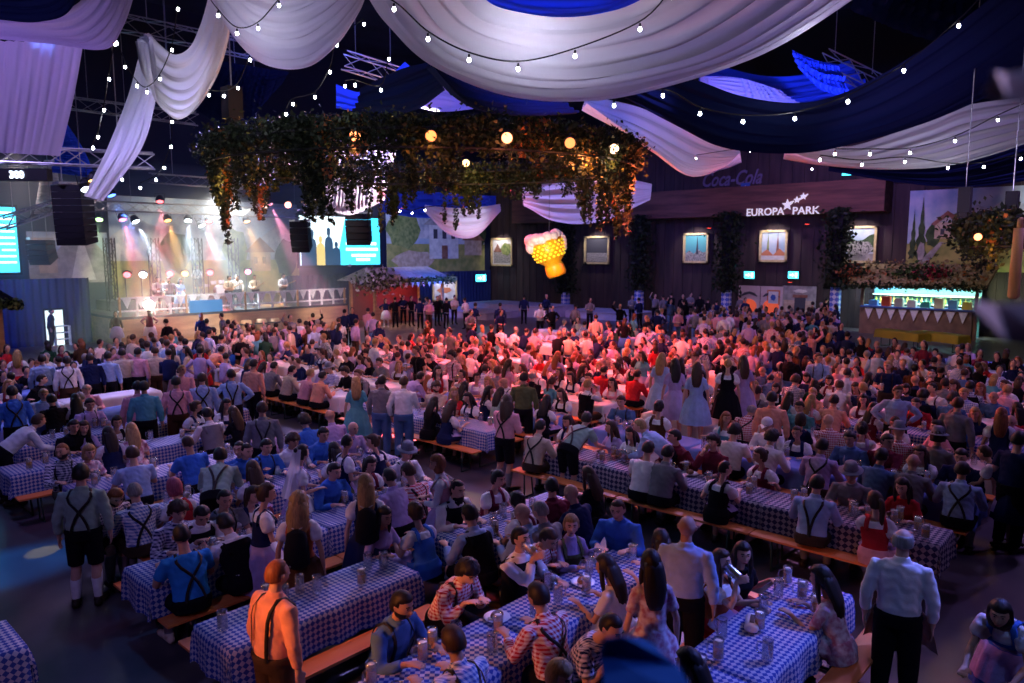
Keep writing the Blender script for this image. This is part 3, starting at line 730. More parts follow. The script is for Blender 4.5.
# beam with the park's name, upper wall sign
def text(name, body, size, loc, m, parent=None, ext=.02, axis='x', shear=0, align='LEFT'):
    cu = D.curves.new('t', 'FONT'); cu.body = body; cu.size = size; cu.extrude = ext; cu.shear = shear; cu.align_x = align; cu.resolution_u = 3; cu.offset = .012
    o = D.objects.new('t', cu); COL.objects.link(o); dg = bpy.context.evaluated_depsgraph_get(); me = D.meshes.new_from_object(o.evaluated_get(dg)); D.objects.remove(o)
    me.materials.clear(); me.materials.append(m)
    ob = D.objects.new(name, me); COL.objects.link(ob); ob.location = loc; ob.rotation_euler = (PI/2, 0, -PI/2 if axis == 'x' else 0)
    if parent: ob.parent = parent
    return ob
XB = 42.0
qb = wr('x', XB, 512, 884, 200, 214); zt = WX(700, 189, XB)[2]; zb = WX(700, 217, XB)[2]
bm = MB().box((XB+.75, (qb[0]+qb[1])/2, (zt+zb)/2), (.75, abs(qb[0]-qb[1])/2, (zt-zb)/2)).obj('entrance_beam', noisy('beam_wood_brown', (.10, .045, .035), (.20, .085, .06), 2.2, .7, 5, stretch=(1, .2, 2)))
tag(bm, 'long reddish brown timber beam carrying white lettering over the framed pictures', 'beam')
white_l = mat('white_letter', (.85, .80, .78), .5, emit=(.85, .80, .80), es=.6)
sg = thing('park_sign', 'white capital letters with little stars on the brown timber beam', 'sign', (0, 0, 0))
p0 = WX(746, 216, XB-.03); p1 = WX(802, 216, XB-.03); Lw = abs(p0[1]-p1[1])
o = text('lettering', 'EUROPA', 1, p0, white_l, sg); w0 = o.dimensions.x; 
pe = WX(783.5, 215.5, XB-.03); k1 = abs(p0[1]-pe[1])/w0; o.scale = (k1, k1, 1)
ps = WX(792, 214.5, XB-.03); pf = WX(819, 213, XB-.03); o = text('lettering', 'PARK', 1, ps, white_l, sg); k2 = abs(ps[1]-pf[1])/o.dimensions.x; o.scale = (k1*1.0 if abs(k1-k2) < .3 else k2, k1, 1); o.scale = (k2, k1, 1)
def star(parent, c, r, m, axis='x', dx=.05, rot=0):
    P = []
    for i in range(10): a = PI/2+rot+i*PI/5; rr = r if i % 2 == 0 else r*.42; P.append((rr*math.cos(a), rr*math.sin(a)))
    mb = MB(); n = 10; v = [(-0, -x, z) for x, z in P]+[(-dx, -x, z) for x, z in P]
    mb.add(v, [tuple(range(n)), tuple(range(2*n-1, n-1, -1))]+[(i, (i+1) % n, (i+1) % n+n, i+n) for i in range(n)])
    return mb.obj('star', m, parent, loc=tuple(c))
for x, y, r in ((787.5, 205, .42), (797, 200, .26), (803.5, 196.5, .26)): star(sg, WX(x, y, XB-.03), r*.8, white_l)
mb = MB()
for a, b in (((790, 203), (794, 201)), ((798, 200), (802, 197.5)), ((804, 197), (808, 194))):
    A = WX(*a, XB-.04); B_ = WX(*b, XB-.04); mb.tube([A, B_], [.08, .03], 5)
mb.obj('star_trail', white_l, sg)
dim_l = mat('unlit_neon_script', (.16, .13, .24), .6)
sgn = thing('script_sign', 'large unlit slanted script lettering on dark planks above the beam', 'sign'); pc = WX(701, 187, XB+.9); o = text('lettering', 'Coca-Cola', 1, pc, dim_l, sgn, shear=.4, ext=.04)
kk = abs(pc[1]-WX(760, 184, XB+.9)[1])/o.dimensions.x; o.scale = (kk, kk*1.35, 1); o.rotation_euler = (PI/2, R(0), -PI/2)
bd = planks('upper_facade', 'x', XB+1.0, WX(905, 180, XB+1)[1], WX(640, 180, XB+1)[1], WX(700, 192, XB+1)[2], WX(700, 150, XB+1)[2], wood_dark)
# small lit picture (blue) above the beam
t = thing('small_picture', 'small blue and white picture on dark planks above the beam', 'picture'); q = wr('x', XB+.9, 741, 750, 183, 195)
panel(t, 'canvas', 'x', XB+.9, q, SQ, mat('paint_blue', (.05, .12, .4), .8), .03); panel(t, 'figure', 'x', XB+.9, q, [(.2, .2), (.5, .8), (.8, .25), (.5, .45)], m_white, .05)
# framed pictures
def framed(px0, px1, pt, pb, label, shapes, axis='x', val=43.3):
    t = thing('framed_picture', label, 'picture', group='gilt framed pictures on the back wall'); q = wr(axis, val, px0, px1, pt, pb)
    a0, a1, z0, z1 = q; fw = .13
    for (u0, u1, v0, v1) in ((a0, a1, z0, z0+fw), (a0, a1, z1-fw, z1), (a0, a0+math.copysign(fw, a1-a0), z0, z1), (a1-math.copysign(fw, a1-a0), a1, z0, z1)):
        if axis == 'x': MB().box((val-.08, (u0+u1)/2, (v0+v1)/2), (.06, abs(u1-u0)/2, (v1-v0)/2)).obj('frame_rail', m_gold, t)
        else: MB().box(((u0+u1)/2, val-.08, (v0+v1)/2), (abs(u1-u0)/2, .06, (v1-v0)/2)).obj('frame_rail', m_gold, t)
    for i, (n2, pl, m) in enumerate(shapes): panel(t, n2, axis, val, q, pl, m, .02+.012*i)
    c = (val-1.1, (a0+a1)/2, z1+.35) if axis == 'x' else ((a0+a1)/2, val-1.1, z1+.35)
    spot(c, (val, c[1], (z0+z1)/2) if axis == 'x' else (c[0], val, (z0+z1)/2), 150, (.95, .85, .85), 110, .6, .05, 'picture_light')
m_teal = mat('paint_teal', (.10, .38, .42), .8); m_org = mat('paint_orange', (.55, .20, .10), .8); m_crowd = noisy('paint_people', (.04, .04, .05), (.55, .52, .5), 16, .9, 3)
spk = lambda u: [(u-.05, .3), (u, .92), (u+.05, .3)]
framed(492, 513, 238, 266, 'gilt framed picture of a street, leftmost of the row near the corner', [('canvas', SQ, m_white), ('street', rc(.1, .1, .9, .5), m_crowd), ('hill', blob(.7, .6, .25, .22), m_bush), ('roof', [(.1, .5), (.3, .8), (.5, .5)], m_roof)])
framed(585, 610, 236, 264, 'gilt framed picture half hidden behind hanging ivy, right of the mug balloon', [('canvas', SQ, m_win), ('painted_people', rc(.1, .08, .9, .4), m_crowd)])
framed(684, 709, 233, 263, 'gilt framed picture of a dark spire under teal sky', [('canvas', SQ, m_teal), ('town', zig(.05, .95, .05, [.3, .42, .3, .45, .35, .4]), m_crowd), ('spire', spk(.55), m_win)])
framed(760, 788, 230, 262, 'gilt framed picture of a church tower above orange tents', [('canvas', SQ, m_sky), ('tower', spk(.3), m_bush), ('tower', spk(.65), m_roof), ('tent', zig(.05, .95, .05, [.25, .4, .22, .42, .25]), m_org), ('painted_people', rc(.05, .05, .95, .2), m_white)])
framed(843, 877, 226, 263, 'gilt framed picture of a white-shirted parade, rightmost of the row', [('canvas', SQ, m_sky), ('trees', zig(.03, .97, .3, [.9, .7, .6, .62, .75, .8]), m_tree), ('road', rc(.03, .03, .97, .25), m_rock), ('parade', blob(.5, .4, .42, .2), m_crowd)])
framed(432, 456, 277, 301, 'gilt framed picture of a brown hat shape under the farmhouse mural', [('canvas', SQ, m_white), ('shape', blob(.5, .45, .3, .12), m_org)], 'y', YW-.4)
# posts with ivy, exit signs, downlights
dia = diamond('post_lozenge_blue_white', (.62, .66, .80), (.10, .16, .60), 5)
def uvbox(mb_obj, k=1):
    me = mb_obj.data; uv = me.uv_layers.new(name='UV')
    for p in me.polygons:
        for li in p.loop_indices:
            c = me.vertices[me.loops[li].vertex_index].co; nrm = p.normal
            if abs(nrm.z) > .7: uv.data[li].uv = (c.x*k, c.y*k)
            elif abs(nrm.x) > .7: uv.data[li].uv = (c.y*k, c.z*k)
            else: uv.data[li].uv = (c.x*k, c.z*k)
ivy_g = noisy('ivy_leaf_dark', (.007, .014, .005), (.018, .030, .010), 5, .6); ivy_y = noisy('ivy_leaf_yellow', (.07, .08, .015), (.18, .15, .03), 5, .6); ivy_r = noisy('ivy_leaf_russet', (.20, .07, .02), (.36, .12, .03), 5, .6)
def leaves(P, size, mats, name, parent=None, mi=None):
    P = np.asarray(P); n = len(P); r1 = RNG.normal(size=(n, 3)); r1 /= np.linalg.norm(r1, axis=1)[:, None]; r2 = np.cross(r1, RNG.normal(size=(n, 3))); r2 /= np.linalg.norm(r2, axis=1)[:, None]
    s = size*RNG.uniform(.6, 1.3, n)[:, None]; nn = np.cross(r1, r2)*.25
    V = np.stack([P-r1*s, P+r2*s*.6+nn*s, P+r1*s, P-r2*s*.6+nn*s], 1).reshape(-1, 3)
    me = D.meshes.new(name); me.vertices.add(4*n); me.vertices.foreach_set('co', V.ravel()); me.loops.add(4*n); me.loops.foreach_set('vertex_index', np.arange(4*n)); me.polygons.add(n)
    me.polygons.foreach_set('loop_start', np.arange(0, 4*n, 4)); me.polygons.foreach_set('loop_total', np.full(n, 4))
    for m in mats: me.materials.append(m)
    if mi is not None: me.polygons.foreach_set('material_index', np.asarray(mi, dtype=np.int32))
    me.update(calc_edges=True); return link(name, me, parent)
for i, (px, pt, pb) in enumerate(((566, 292, 311), (640, 290, 312), (728, 290, 318), (838, 287, 328))):
    g = WX(px, 250, 41.3); zt_ = WX(px, pt, 41.3)[2]; nm = ('leftmost', 'second', 'third', 'rightmost')[i]
    t = thing('ivy_clad_post', '%s of the four lozenge-patterned posts on the dark plank wall' % nm, 'post', (g[0], g[1], 0), group='posts along the entrance wall')
    o = MB().box((0, 0, zt_/2), (.22, .22, zt_/2)).obj('painted_post', dia, t); uvbox(o)
    MB().box((0, 0, zt_+(zb-zt_)/2), (.25, .25, (zb-zt_)/2)).obj('upper_post', black_paint, t)
    n = 1500; P = np.stack([RNG.normal(0, .36, n), RNG.normal(0, .36, n), RNG.uniform(zt_-.1, zb+.2, n)], 1); leaves(P, .13, [ivy_g], 'ivy', t)
ex_m = emitm('exit_sign_glow', (.05, .55, .80), 6)
def exit_sign(px, py, axis, val, label):
    q = wr(axis, val, px-5, px+5, py-3.4, py+3.4); t = thing('exit_sign', label, 'exit sign', group='exit signs'); panel(t, 'housing', axis, val, q, [(-.06, -.1), (1.06, -.1), (1.06, 1.1), (-.06, 1.1)], black_paint, .02, .06); panel(t, 'lit_face', axis, val, q, SQ, ex_m, .10)
    for pl in (rc(.15, .40, .4, .6), [(.4, .2), (.6, .5), (.4, .8)], rc(.68, .15, .9, .85)): panel(t, 'pictogram', axis, val, q, pl, m_scr2, .115)
exit_sign(750, 275, 'x', 43.2, 'cyan lit exit sign above the doors with red ovals'); exit_sign(794, 275, 'x', 43.2, 'cyan lit exit sign right of the doors, below the parade picture'); exit_sign(848, 172, 'x', XB+.9, 'pale green exit sign high on the upper planks')
exit_sign(409, 281, 'y', YW-.5, 'cyan lit exit sign left of the hat picture'); exit_sign(480, 278, 'y', YW-.5, 'cyan lit exit sign near the room corner')
# doors below the beam
q = wr('x', 43.2, 739, 783, 286, 321)
dr = thing('door_1', None, None); dr['kind'] = 'structure'; del dr['label']; del dr['category']
panel(dr, 'door_leaf', 'x', 43.2, q, rc(0, 0, .49, 1), noisy('door_pale_pink', (.50, .40, .42), (.60, .48, .50), 3, .6), .04, .06); panel(dr, 'door_leaf', 'x', 43.2, q, rc(.51, 0, 1, 1), MATS['door_pale_pink'], .04, .06)
oval = mat('oval_red', (.75, .10, .04), .5, emit=(.8, .12, .05), es=.5)
for u in (.25, .75): panel(dr, 'oval_emblem', 'x', 43.2, q, blob(u, .42, .18, .20, 20, 0), oval, .11); panel(dr, 'arched_moulding', 'x', 43.2, q, [(u-.2, .70), (u-.12, .80), (u, .84), (u+.12, .80), (u+.2, .70), (u+.16, .70), (u, .77), (u-.16, .70)], m_win, .11)
t = thing('framed_poster', 'small pink framed poster between the pale doors and gate painting', 'poster'); q = wr('x', 43.1, 767, 780, 290, 305); panel(t, 'frame', 'x', 43.1, q, SQ, m_org, .0); panel(t, 'print', 'x', 43.1, q, rc(.12, .1, .88, .9), m_white, .02); panel(t, 'motif', 'x', 43.1, q, blob(.5, .5, .2, .2), MATS['paint_blue'], .04)
t = thing('gate_painting', 'painted stone gatehouse panel left of the rightmost post', 'painting'); q = wr('x', 43.2, 782, 816, 286, 322)
for i, (n2, pl, m) in enumerate((('backdrop', SQ, m_rock), ('wall', rc(.05, 0, .95, .6), m_house), ('gateway', rc(.38, 0, .70, .68), m_win), ('lintel', rc(.32, .68, .76, .76), m_roof), ('cloud', blob(.55, .86, .2, .05), m_white))): panel(t, n2, 'x', 43.2, q, pl, m, .02+.012*i)
for px, py in ((629, 231), (709, 228), (807, 224), (790, 282)):
    g = WX(px, py, 42.2); t = thing('wall_lamp', 'small red glowing lamp under the beam at %s' % {629: 'the left end', 709: 'the teal spire picture', 807: 'the church tower picture', 790: 'the gate painting'}[px], 'lamp', tuple(g), group='small red wall lamps')
    MB().lathe([(0, .06), (.12, .06), (.16, 0)], n=12).obj('shade', black_paint, t); MB().ellip((0, 0, .0), (.13, .13, .03)).obj('bulb', emitm('bulb_red', (1, .06, .04), 2.5), t)
# daylight-white wash of the stage and light over the pictures

ORD_ = 'first second third fourth fifth sixth seventh eighth ninth tenth eleventh twelfth thirteenth fourteenth fifteenth sixteenth seventeenth eighteenth nineteenth twentieth twenty-first twenty-second'.split(); ORD = ORD_
# ------------------------------------------------------------------ raised platforms and bar
def uvmap_cloth(L, Wd, drop, seed=0):
    key = ('cloth', L, Wd, drop, seed)
    if key in CACHE: return CACHE[key]
    nx, ny = 34, 20; X = np.concatenate([np.linspace(-L/2-drop, -L/2, 7)[:-1], np.linspace(-L/2, L/2, nx-11), np.linspace(L/2, L/2+drop, 7)[1:]]); Y = np.concatenate([np.linspace(-Wd/2-drop, -Wd/2, 7)[:-1], np.linspace(-Wd/2, Wd/2, ny-11), np.linspace(Wd/2, Wd/2+drop, 7)[1:]]); v = []; uv = []
    for x in X:
        for y in Y:
            cx = min(max(x, -L/2), L/2); cy = min(max(y, -Wd/2), Wd/2); ex, ey = x-cx, y-cy; h = math.hypot(ex, ey)
            hh = max(abs(ex), abs(ey))*.75+h*.25
            s = x*1. if abs(ey) > abs(ex) else y*1.
            wv = .022*math.sin(s*13+seed)*min(1, h/.2)+.012*math.sin(s*29+seed*2)*min(1, h/.2)
            dx, dy = (ex/h, ey/h) if h > 1e-6 else (0, 0); o = .018+.05*h+wv if h > 1e-6 else .012
            v.append((cx+dx*o, cy+dy*o, -hh if h > 0 else 0)); uv.append((x, y))
    ny = len(Y)-1; nx = len(X)-1; f = [(i*(ny+1)+j, (i+1)*(ny+1)+j, (i+1)*(ny+1)+j+1, i*(ny+1)+j+1) for i in range(nx) for j in range(ny)]
    me = D.meshes.new('tablecloth'); me.from_pydata(v, [], f); l = me.uv_layers.new(name='UV')
    for p in me.polygons:
        for li in p.loop_indices: l.data[li].uv = uv[me.loops[li].vertex_index]
    me.polygons.foreach_set('use_smooth', [True]*len(me.polygons)); me.materials.append(SKIN[0]); CACHE[key] = me; return me
plat_m = noisy('platform_pale_cloth', (.30, .32, .44), (.42, .44, .56), 1.5, .7)
PLATS = []
for i, (px, py, w, l, h) in enumerate(((470, 316, 6, 3., .4), (520, 314, 7, 3., .7), (610, 318, 5, 3, .45))):
    g = G(px, py); o = MB().box((0, 0, h/2), (l/2, w/2, h/2)).box((0, 0, h+.015), (l/2+.05, w/2+.05, .02)).obj('platform', plat_m, loc=(min(g[0], 41.2), g[1], 0))
    PLATS.append((o.location[0], o.location[1], l/2+.3, w/2+.3, h))
    tag(o, ['low pale platform at the right of the wooden stall', 'higher pale platform below the mug balloon', 'pale platform between the two left wall posts'][i], 'platform')
bar_x = 40.9
b0 = WX(862, 320, bar_x)[1]; b1 = WX(972, 320, bar_x)[1]; by, bl = (b0+b1)/2, abs(b0-b1)
zc = WX(915, 309, bar_x)[2]; zr0 = WX(915, 284, bar_x)[2]; zr1 = WX(915, 270, bar_x+1.5)[2]
bar = thing('bar_counter', 'long brown bar counter with white pennants under the mountain mural', 'bar', (bar_x, by, 0))
MB().box((.35, 0, zc/2), (.33, bl/2, zc/2)).obj('counter_front', noisy('bar_brown', (.16, .10, .07), (.24, .15, .10), 3, .6), bar)
MB().box((.35, 0, zc+.03), (.5, bl/2+.1, .04)).obj('worktop', mat('worktop_blue', (.06, .12, .35), .4), bar)
pen = cloth('white_cloth', (.80, .80, .82))
for i in range(9):
    y = bl/2-(i+.6)*bl/9.3; mb = MB(); mb.add([(-.05, y-.2, zc-.05), (-.05, y+.2, zc-.05), (-.05, y, zc-.62), (-.07, y-.2, zc-.05), (-.07, y+.2, zc-.05), (-.07, y, zc-.62)], [(0, 1, 2), (5, 4, 3), (0, 3, 4, 1), (1, 4, 5, 2), (2, 5, 3, 0)]); mb.obj('pennant', pen, bar)
rf = thing('bar_roof', 'planted mossy roof of the bar hut with pine garland', 'roof', (bar_x, by, 0)); rl = bl+1.2
moss = noisy('moss_thatch', (.22, .17, .08), (.42, .33, .18), 5, .95)
mb = MB(); mb.add([(-.6, -rl/2, zr0), (-.6, rl/2, zr0), (2.0, rl/2, zr1+.3), (2.0, -rl/2, zr1+.3), (-.6, -rl/2, zr0-.12), (-.6, rl/2, zr0-.12), (2.0, rl/2, zr1+.1), (2.0, -rl/2, zr1+.1)], [(0, 3, 2, 1), (4, 5, 6, 7), (0, 1, 5, 4), (1, 2, 6, 5), (2, 3, 7, 6), (3, 0, 4, 7)]); mb.obj('roof_slab', moss, rf)
n = 700; yy = RNG.uniform(-rl/2, rl/2, n); tt = RNG.uniform(0, 1, n); P = np.stack([-.65+2.6*tt, yy, zr0+(zr1+.3-zr0)*tt+RNG.uniform(0, .25, n)], 1); leaves(P, .10, [ivy_g, moss, ivy_r], 'roof_plants', rf, RNG.choice([0, 1, 1, 1, 2], n)); spot((bar_x-9, by, 9), (bar_x, by, zr0), 700, (1, .85, .65), 50)  # the spot is added, without a fixture, to brighten the roof
for nm, px, c in (('flower_bush', 930, (.5, .04, .08)), ('leafy_bush', 912, (.06, .12, .03)), ('rust_bush', 855, (.35, .10, .04))):
    g = WX(px, 274, bar_x+.2); P = RNG.normal(size=(260, 3))*np.array([.3, .45, .26])+g; o = leaves(P, .12, [noisy(nm+'_leaf', tuple(q*.5 for q in c), c, 5, .7), ivy_g], nm, None, RNG.integers(0, 2, 260)); tag(o, {'flower_bush': 'red flowering bush on the bar roof', 'leafy_bush': 'round green bush on the middle of the bar roof', 'rust_bush': 'rust coloured bush at the left end of the bar roof'}[nm], 'plant')
P = np.stack([np.full(900, -.6), RNG.uniform(-rl/2, rl/2, 900), zr0-.1+RNG.normal(0, .08, 900)], 1); leaves(P, .09, [ivy_g], 'pine_garland', rf)
bk = thing('bar_back_wall', 'back wall of the bar with blue panels and yellow-green lit shelves', 'bar shelf', (bar_x+1.9, by, 0))
MB().box((0, 0, zr1/2), (.06, bl/2, zr1/2)).obj('back_panel', mat('bar_back_blue', (.06, .16, .22), .7), bk)
for zz in (zc+.15, zc+.6): MB().box((-.2, 0, zz), (.16, bl/2, .025)).obj('shelf', mat('shelf_pale', (.5, .5, .4), .5), bk)
for sy in (-1, 1): MB().box((-1.7, sy*(bl/2+.1), zr0/2), (.07, .07, zr0/2)).obj('post', MATS['bar_brown'], bk)
for i in range(4): area((bar_x+.9, by+bl*(i-1.5)/4, zr0-.05), (bar_x+1.9, by+bl*(i-1.5)/4, zc), 120, ((.75, 1, .55), (.55, .9, 1))[i % 2], 1.2, .4, 'bar_lamp')
cols = [(.10, .30, .75), (.6, .08, .05), (.5, .5, .5), (.7, .7, .72), (.05, .35, .3), (.8, .75, .5), (.15, .45, .8), (.7, .6, .1)]
nm2 = ('blue drinks carton', 'red drinks carton', 'grey beer dispenser', 'white coffee machine', 'green bottle crate', 'cream paper stack', 'cyan glass rack', 'yellow bottle crate')
for i in range(8):
    y = by+bl/2-(i+.7)*bl/8.2; h = .25+.14*(i*3 % 4)/2; o = MB().box((0, 0, h/2), (.16, .2, h/2)).box((0, 0, h+.02), (.13, .17, .02)).obj('bar_box', mat('bar_item_%s' % nm2[i].split()[0], cols[i], .5), loc=(bar_x+.35, y, zc+.07)); tag(o, nm2[i]+' on the bar counter', 'bar equipment')
for i in range(22):
    y = by+bl/2-(i+.7)*bl/22.6; mb = MB(); mb.lathe([(.0, 0), (.04, 0), (.045, .18), (.018, .26), (.018, .34), (0, .34)], n=10); o = mb.obj('bottle', mat('bottle_%d' % (i % 3), ((.25, .35, .05), (.5, .4, .1), (.1, .25, .12))[i % 3], .2), loc=(bar_x+1.68, y, zc+.175), smooth=True); tag(o, '%s bottle on the lit shelf behind the bar' % ('leftmost' if i == 0 else 'rightmost' if i == 21 else ORD_[i]+' from left,'), 'bottle', 'bottles on the bar shelf')

# ------------------------------------------------------------------ stage
SX0, SX1, SY0, SZ = 12.6, 25.0, 35.6, 1.3
stage_w = noisy('stage_orange_wood', (.42, .22, .10), (.60, .34, .16), 2.5, .6, stretch=(.3, 1, 2)); st_dk = mat('stage_deck_black', (.03, .03, .035), .5)
st = thing('stage', 'raised stage with orange wooden front and white pennants, band on top', 'stage', ((SX0+SX1)/2, (SY0+41.5)/2, 0)); hx, hy = (SX1-SX0)/2, (41.5-SY0)/2
MB().box((0, 0, SZ-.06), (hx, hy, .06)).obj('deck', st_dk, st); MB().box((0, -hy+.06, (SZ-.12)/2), (hx, .05, (SZ-.12)/2)).obj('front_panel', stage_w, st)
for sx in (-1, 1): MB().box((sx*(hx-.06), 0, (SZ-.12)/2), (.05, hy-.02, (SZ-.12)/2)).obj('side_panel', stage_w, st)
MB().box((0, 1.9, SZ+.25), (hx-1, 1.0, .25)).obj('drum_riser', st_dk, st)
ra = thing('stage_railing', 'white slatted railing along the front edge of the stage', 'railing', ((SX0+SX1)/2, SY0+.15, SZ))
for z in (.25, .85): MB().box((0, 0, z), (hx, .035, .04)).obj('rail', pen, ra)
for i in range(17): MB().box((-hx+.1+i*(2*hx-.2)/16, 0, .45), (.045, .04, .45)).obj('baluster', pen if i % 4 else stage_w, ra)
for i in range(20):
    x = -hx+.4+i*(2*hx-.8)/19; mb = MB(); mb.add([(x-.2, -.06, .82), (x+.2, -.06, .82), (x, -.06, .35), (x-.2, -.08, .82), (x+.2, -.08, .82), (x, -.08, .35)], [(0, 1, 2), (5, 4, 3), (0, 3, 4, 1), (1, 4, 5, 2), (2, 5, 3, 0)]); mb.obj('pennant', pen, ra)
q0 = WY(190, 315, SY0)[0]; q1 = WY(223, 315, SY0)[0]; o = MB().box(((q0+q1)/2, SY0+.02, SZ+.3), ((q1-q0)/2, .03, .3)).obj('blue_banner', mat('banner_blue', (.03, .22, .55), .6)); tag(o, 'blue banner hung on the stage railing', 'banner')
for i, px in enumerate((247, 262, 275)):
    g = WY(px, 325, SY0-.55); mb = MB(); mb.lathe([(0, 0), (.24, 0), (.32, .4), (.24, .8), (0, .8)], n=18); t = thing('beer_barrel', ['leftmost', 'middle', 'rightmost'][i]+' wooden barrel in front of the stage', 'barrel', (g[0], SY0-.5, 0)); mb.obj('barrel_body', stage_w, t, smooth=True)
    mb = MB(); [mb.lathe([(.29, z-.03), (.325, z-.03), (.325, z+.03), (.29, z+.03)], n=18) for z in (.2, .6)]; mb.obj('hoop', st_dk, t)
steel = mat('truss_aluminium', (.42, .43, .46), .35, .8); blk = mat('speaker_black', (.008, .008, .012), .6)
def truss(name, a, b, w, label, m=steel, rad=.028, seg=None, parent=None):
    a = np.array(a, float); b = np.array(b, float); L = np.linalg.norm(b-a); d = (b-a)/L; up = np.array([0, 0, 1.]) if abs(d[2]) < .8 else np.array([1., 0, 0]); s = np.cross(d, up); s /= np.linalg.norm(s); u = np.cross(s, d); mb = MB()
    K = max(2, int(L/(w*1.3))); cs = [s*w/2+u*w/2, s*w/2-u*w/2, -s*w/2-u*w/2, -s*w/2+u*w/2]
    for c in cs: mb.tube([a+c, b+c], rad, 6)
    for i in range(K):
        p, q = a+d*L*i/K, a+d*L*(i+1)/K
        for j in range(4): c1, c2 = cs[j], cs[(j+1) % 4]; (mb.tube([p+c1, q+c2], rad*.6, 4) if i % 2 else mb.tube([p+c2, q+c1], rad*.6, 4))
    o = mb.obj(name, m, parent)
    if not parent:
        tag(o, label, 'truss')
        if name == 'lighting_truss':
            for k_ in (.2, .8): c_ = a+d*L*k_; MB().tube([c_+np.array([0, 0, w/2]), (c_[0], c_[1], HC_)], .014, 5).obj('hoist_chain', m, o)
    return o
def TW(p, q, d1, d2=None): return WD(*p, d1), WD(*q, d2 or d1)
truss('lighting_truss', *TW((-30, 153), (154, 161), 20, 21.5), .42, 'box truss with stage lamps at the far left, under the lilac curtain')
truss('lighting_truss', *TW((118, 22), (260, 52), 30, 31), .6, 'blue-lit box truss above the peaked white drape at upper left')
truss('lighting_truss', *TW((60, 102), (197, 119), 33, 34), .5, 'dim box truss behind the peaked white drape')
truss('lighting_truss', *TW((150, 178), (262, 186), 37, 38), .45, 'upper truss over the left part of the stage')
truss('lighting_truss', *TW((85, 205), (300, 214), 36.5, 40), .45, 'lower stage truss carrying the row of coloured lamps')
truss('lighting_truss', *TW((344, 60), (402, 78), 30, 31), .6, 'short blue-lit truss piece between the dark drapes at upper centre')
truss('lighting_truss', *TW((822, 58), (884, 88), 30, 30), .6, 'blue-lit truss piece in the gap above the big navy drape')
truss('lighting_truss', *TW((0, 224), (62, 204), 27, 30), .4, 'slim truss left of the hanging line array')
for px, side in ((112, 'leftmost'), (156, 'second'), (199, 'third'), (235, 'fourth')):
    g = WY(px, 290, 39.6); truss('stage_tower_truss', (g[0], 39.6, SZ), (g[0], 39.6, WY(px, 238, 39.6)[2]), .4, side+' dark upright truss tower behind the band', blk, .03)
def line_array(px, pt, pb, dep, n, lean, label, w=.9):
    a = WD(px, pt, dep); b = WD(px, pb, dep); H = (a[2]-b[2])/n; t = thing('line_array_speaker', label, 'speaker', tuple(a)); y = 0; an = 0
    q = np.zeros(3)
    for i in range(n):
        M = Matrix.Translation(Vector(q)) @ Matrix.Rotation(YAW, 4, 'Z') @ Matrix.Rotation(R(an), 4, 'X'); mb = MB()
        P = [(-w/2, -.35, -H), (w/2, -.35, -H), (w/2, .35, -H*.8), (-w/2, .35, -H*.8), (-w/2, -.35, 0), (w/2, -.35, 0), (w/2, .35, 0), (-w/2, .35, 0)]
        mb.add([np.array(M @ Vector(p)) for p in P], [(0, 3, 2, 1), (4, 5, 6, 7), (0, 1, 5, 4), (1, 2, 6, 5), (2, 3, 7, 6), (3, 0, 4, 7)]); mb.obj('speaker_cabinet', blk, t)
        st_ = np.array((M @ Vector((0, 0, -H)))-(M @ Vector((0, 0, 0)))); q = q+st_*1.03; an += lean
    mb = MB(); [mb.tube([(sx*w*.3, 0, 0), (sx*w*.3, 0, 3.5)], .015, 4) for sx in (-1, 1)]; mb.box((0, 0, .06), (w/2, .3, .04)); mb.obj('flying_frame', steel, t)
line_array(72, 186, 243, 23, 9, .8, 'large black line array hanging left of the stage'); line_array(40, 240, 262, 33, 5, 6, 'small curved black line array below the left truss')
line_array(358, 214, 243, 38, 5, 5, 'black line array hanging in front of the wide cyan screen', 1.2); line_array(300, 222, 250, 38, 5, 6, 'black line array at the left edge of the wide cyan screen', .9)
# LED counter box
t = thing('count_display', 'black display box with pale digits under the left truss', 'display'); a = WD(22, 175, 20.2); t.location = a; t.rotation_euler = (0, 0, YAW); MB().box((0, 0, 0), (.75, .12, .16)).obj('case', blk, t)
o = text('digits', '300', .26, (-.25, -.14, -.09), emitm('digit_glow', (.7, .8, 1), 3), t, .01); o.rotation_euler = (PI/2, 0, 0)
# stage lamps
def stage_lamp(p, col, es, label, tgt=None, power=0, size=30, r=.16):
    t = thing('stage_lamp', label, 'stage lamp', tuple(p)); d = (Vector(tgt)-Vector(p)).normalized() if tgt is not None else Vector((-.4, -.8, -.4)).normalized(); Q = d.to_track_quat('-Z', 'Y').to_matrix().to_4x4(); t.rotation_euler = Q.to_euler()
    MB().lathe([(0, .34), (r*.6, .34), (r, .18), (r, 0), (r*.88, 0), (r*.88, .05)], n=14).obj('lamp_body', blk, t); MB().lathe([(0, .03), (r*.86, .03)], n=14).obj('lens', emitm('lens_%d_%d_%d' % tuple(int(c*9) for c in col), col, es), D.objects[-1] if 0 else [c_ for c_ in t.children][0])
    MB().tube([(-r-.02, 0, .15), (-r-.02, 0, .5), (r+.02, 0, .5), (r+.02, 0, .15)], .015, 5).obj('yoke', blk, t)
    if power: spot(np.array(p)+np.array(d)*.12, tgt, power, col, size, .3, .08, 'stage_beam')
LC = {'white': (.75, .9, 1), 'red': (1, .15, .18), 'green': (.6, 1, .4), 'amber': (1, .5, .15), 'pink': (1, .3, .5), 'blue': (.1, .25, 1)}
